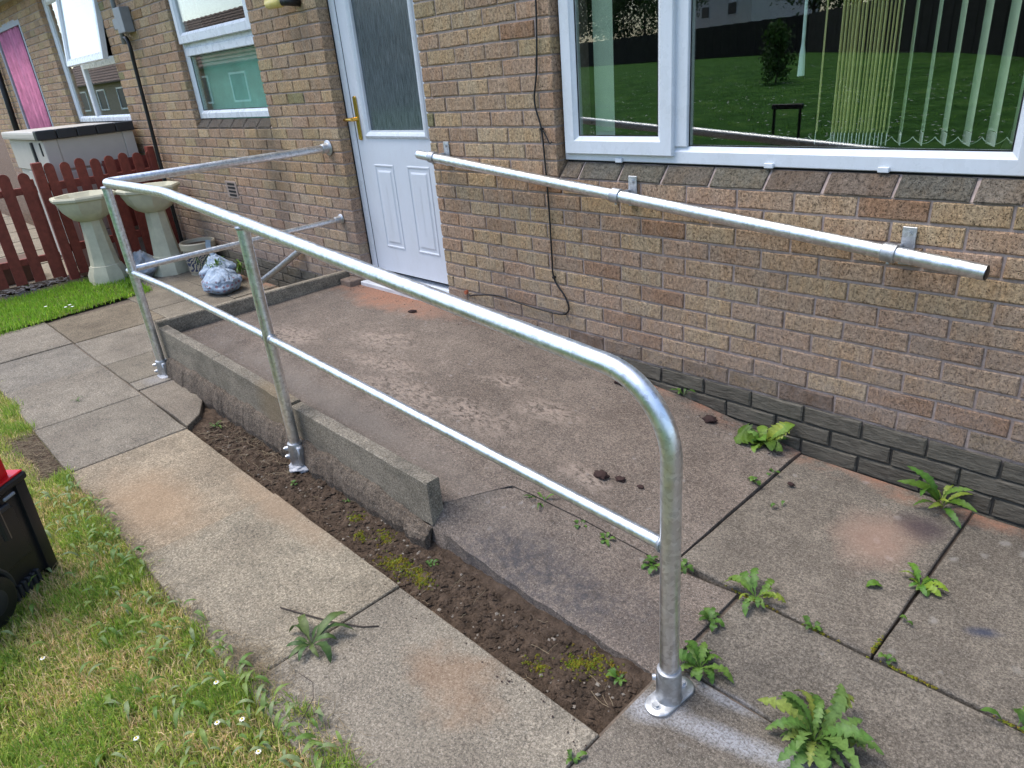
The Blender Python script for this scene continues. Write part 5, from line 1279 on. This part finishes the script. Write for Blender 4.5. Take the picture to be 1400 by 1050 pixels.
def tree(x, y, z, h, cr, label, seed, group='trees beyond the board fence', n=3500, low=.3, dark=1.0, name='tree', cat='tree', trunk=.16):
    r = random.Random(seed); e_ = empty(name, (x, y, z), label, cat, group)
    mb = MB(); mb.tube([(x, y, z - .2), (x + .1, y, z + h * .3), (x, y + .1, z + h * .7)], [trunk, trunk * .7, trunk * .3], 8)
    for k in range(4): a = k * 1.6; mb.tube([(x, y, z + h * .3 + k * .1), (x + math.cos(a) * cr * .6, y + math.sin(a) * cr * .6, z + h * .6)], [trunk * .4, trunk * .15], 6)
    mb.build('trunk', M['bark'], e_, smooth=True)
    cl_ = [(r.gauss(0, .42), r.gauss(0, .42), r.uniform(low, 1)) for _ in range(16 if low > .2 else 30)]; cl_ = [(a * (1.25 - c), b * (1.25 - c), c) if low < .2 else (a, b, c) for a, b, c in cl_]; v = []; f = []; t = []
    for _ in range(n):
        c = r.choice(cl_); px_, py_, pz_ = x + (c[0] + r.gauss(0, .16)) * cr, y + (c[1] + r.gauss(0, .16)) * cr, z + h * (c[2] * .85 + r.gauss(0, .07) + .08); s_ = r.uniform(.04, .09) * cr ** .6
        a = Vector((r.gauss(0, 1), r.gauss(0, 1), r.gauss(0, 1))).normalized(); b = a.orthogonal().normalized() * s_; c2 = a.cross(b); k = len(v); P_ = Vector((px_, py_, pz_))
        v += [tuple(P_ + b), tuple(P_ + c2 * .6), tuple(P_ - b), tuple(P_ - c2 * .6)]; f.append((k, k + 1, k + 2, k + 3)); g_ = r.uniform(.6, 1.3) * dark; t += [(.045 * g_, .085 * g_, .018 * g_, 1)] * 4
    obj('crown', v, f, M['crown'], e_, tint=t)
TL = [(-50, -62, 12, 4.5), (-45, -61, 11, 4), (-39.5, -60, 11, 3.6), (-55, -60, 12, 5), (-24, -52, 9, 4), (-19, -47, 8, 3.6), (-13, -41, 9, 3.8), (-7.5, -35, 8, 3.4), (-1, -28, 8, 3.3), (-10, -38, 8, 3.2), (-4, -31, 9, 3.5), (2, -24, 8, 3), (7, -19, 7, 2.8), (-16, -47, 7, 3), (-58, -66, 11, 5), (-68, -68, 10, 4.5), (-78, -70, 11, 5), (-49, -63, 7, 3)]
for i, (x, y, h, c) in enumerate(TL): tree(x, y, .4, h, c, 'dark leafy tree beyond the board fence, mirrored ' + ('left' if x / max(-y, 1) < -.62 else 'right') + ' of the white house', 300 + i)
tree(-9.3, -18, .38, 1.5, .62, 'small conical shrub alone on the lawn, mirrored in the window', 350, group=None, n=2600, name='shrub', cat='shrub', trunk=.03, dark=1.8, low=.0)
# pale rendered house beyond the fence
hs = empty('rendered_house', (-44, -78, 0), 'white rendered house with dark windows beyond the far board fence', 'house')
hr = rotz(.5)
def hb(name, x0, x1, y0, y1, z0, z1, mat): mb = MB().box(x0, x1, y0, y1, z0, z1, 0, R=hr, o=(-44, -78, 0)); return mb.build(name, M[mat], hs)
hb('wall', -8, 8, -4, 4, 0, 7, 'render')
for x in (-5.5, -1, 4.5):
    for z in (1.4, 4.2): hb('window', x - .9, x + .9, 4.0, 4.06, z, z + 1.3, 'upvc'); hb('pane', x - .78, x + .78, 4.06, 4.08, z + .12, z + 1.18, 'charcoal')
mb = MB(); v = [(-8.4, -4.5, 7), (8.4, -4.5, 7), (8.4, 4.5, 7), (-8.4, 4.5, 7), (-8.4, 0, 9.6), (8.4, 0, 9.6)]
v = [tuple(np.array((-44, -78, 0)) + hr @ np.array(p_)) for p_ in v]; mb.add(v, [(0, 1, 5, 4), (2, 3, 4, 5), (0, 4, 3), (1, 2, 5), (0, 3, 2, 1)]); mb.build('roof', M['tile'], hs)
# brick bungalow with tiled roof facing the far windows
h2 = empty('opposite_bungalow', (-42, -15, 0), 'brown tiled bungalow facing the terrace, mirrored in the small windows', 'house')
MB().box(-60, -25, -19, -12.0, 0, 2.5).build('wall', flat('pale_brown_brickwork', (.28, .21, .15), .9), h2)
for k in range(9):
    x = -58 + k * 3.9; w_ = MB().loop(x - .8, x + .8, 1.0, 2.2, [(0, -12.0), (0, -11.95), (.08, -11.95), (.08, -12.0)]).build('window', M['upvc'], h2); MB().box(x - .72, x + .72, -12.0, -11.985, 1.08, 2.12).build('pane', M['charcoal'], w_)
v = []; f = []; t = []
rows = 16; z0, z1, ya, yb = 2.5, 5.2, -11.6, -15.5
for k in range(rows):
    a0, a1 = k / rows, (k + 1) / rows; b = len(v); za, zb_ = z0 + (z1 - z0) * a0, z0 + (z1 - z0) * a1; y_a, y_b = ya + (yb - ya) * a0, ya + (yb - ya) * a1
    n_ = 120
    for i in range(n_ + 1):
        x = -60.4 + 35.8 * i / n_; s_ = .04 * (i % 2); v += [(x, y_a, za + .05 + s_), (x, y_b, zb_ + s_), (x, y_a, za - .02)]
    for i in range(n_): q = b + i * 3; f += [(q, q + 3, q + 4, q + 1), (q + 2, q + 5, q + 3, q)]
v += [(-60.4, -11.6, 2.5), (-24.6, -11.6, 2.5), (-24.6, -15.5, 5.2), (-60.4, -15.5, 5.2), (-24.6, -19.4, 2.5), (-60.4, -19.4, 2.5)]; b = len(v) - 6; f += [(b + 3, b + 2, b + 4, b + 5), (b, b + 3, b + 5), (b + 1, b + 4, b + 2)]
obj('roof', v, f, M['tile'], h2)
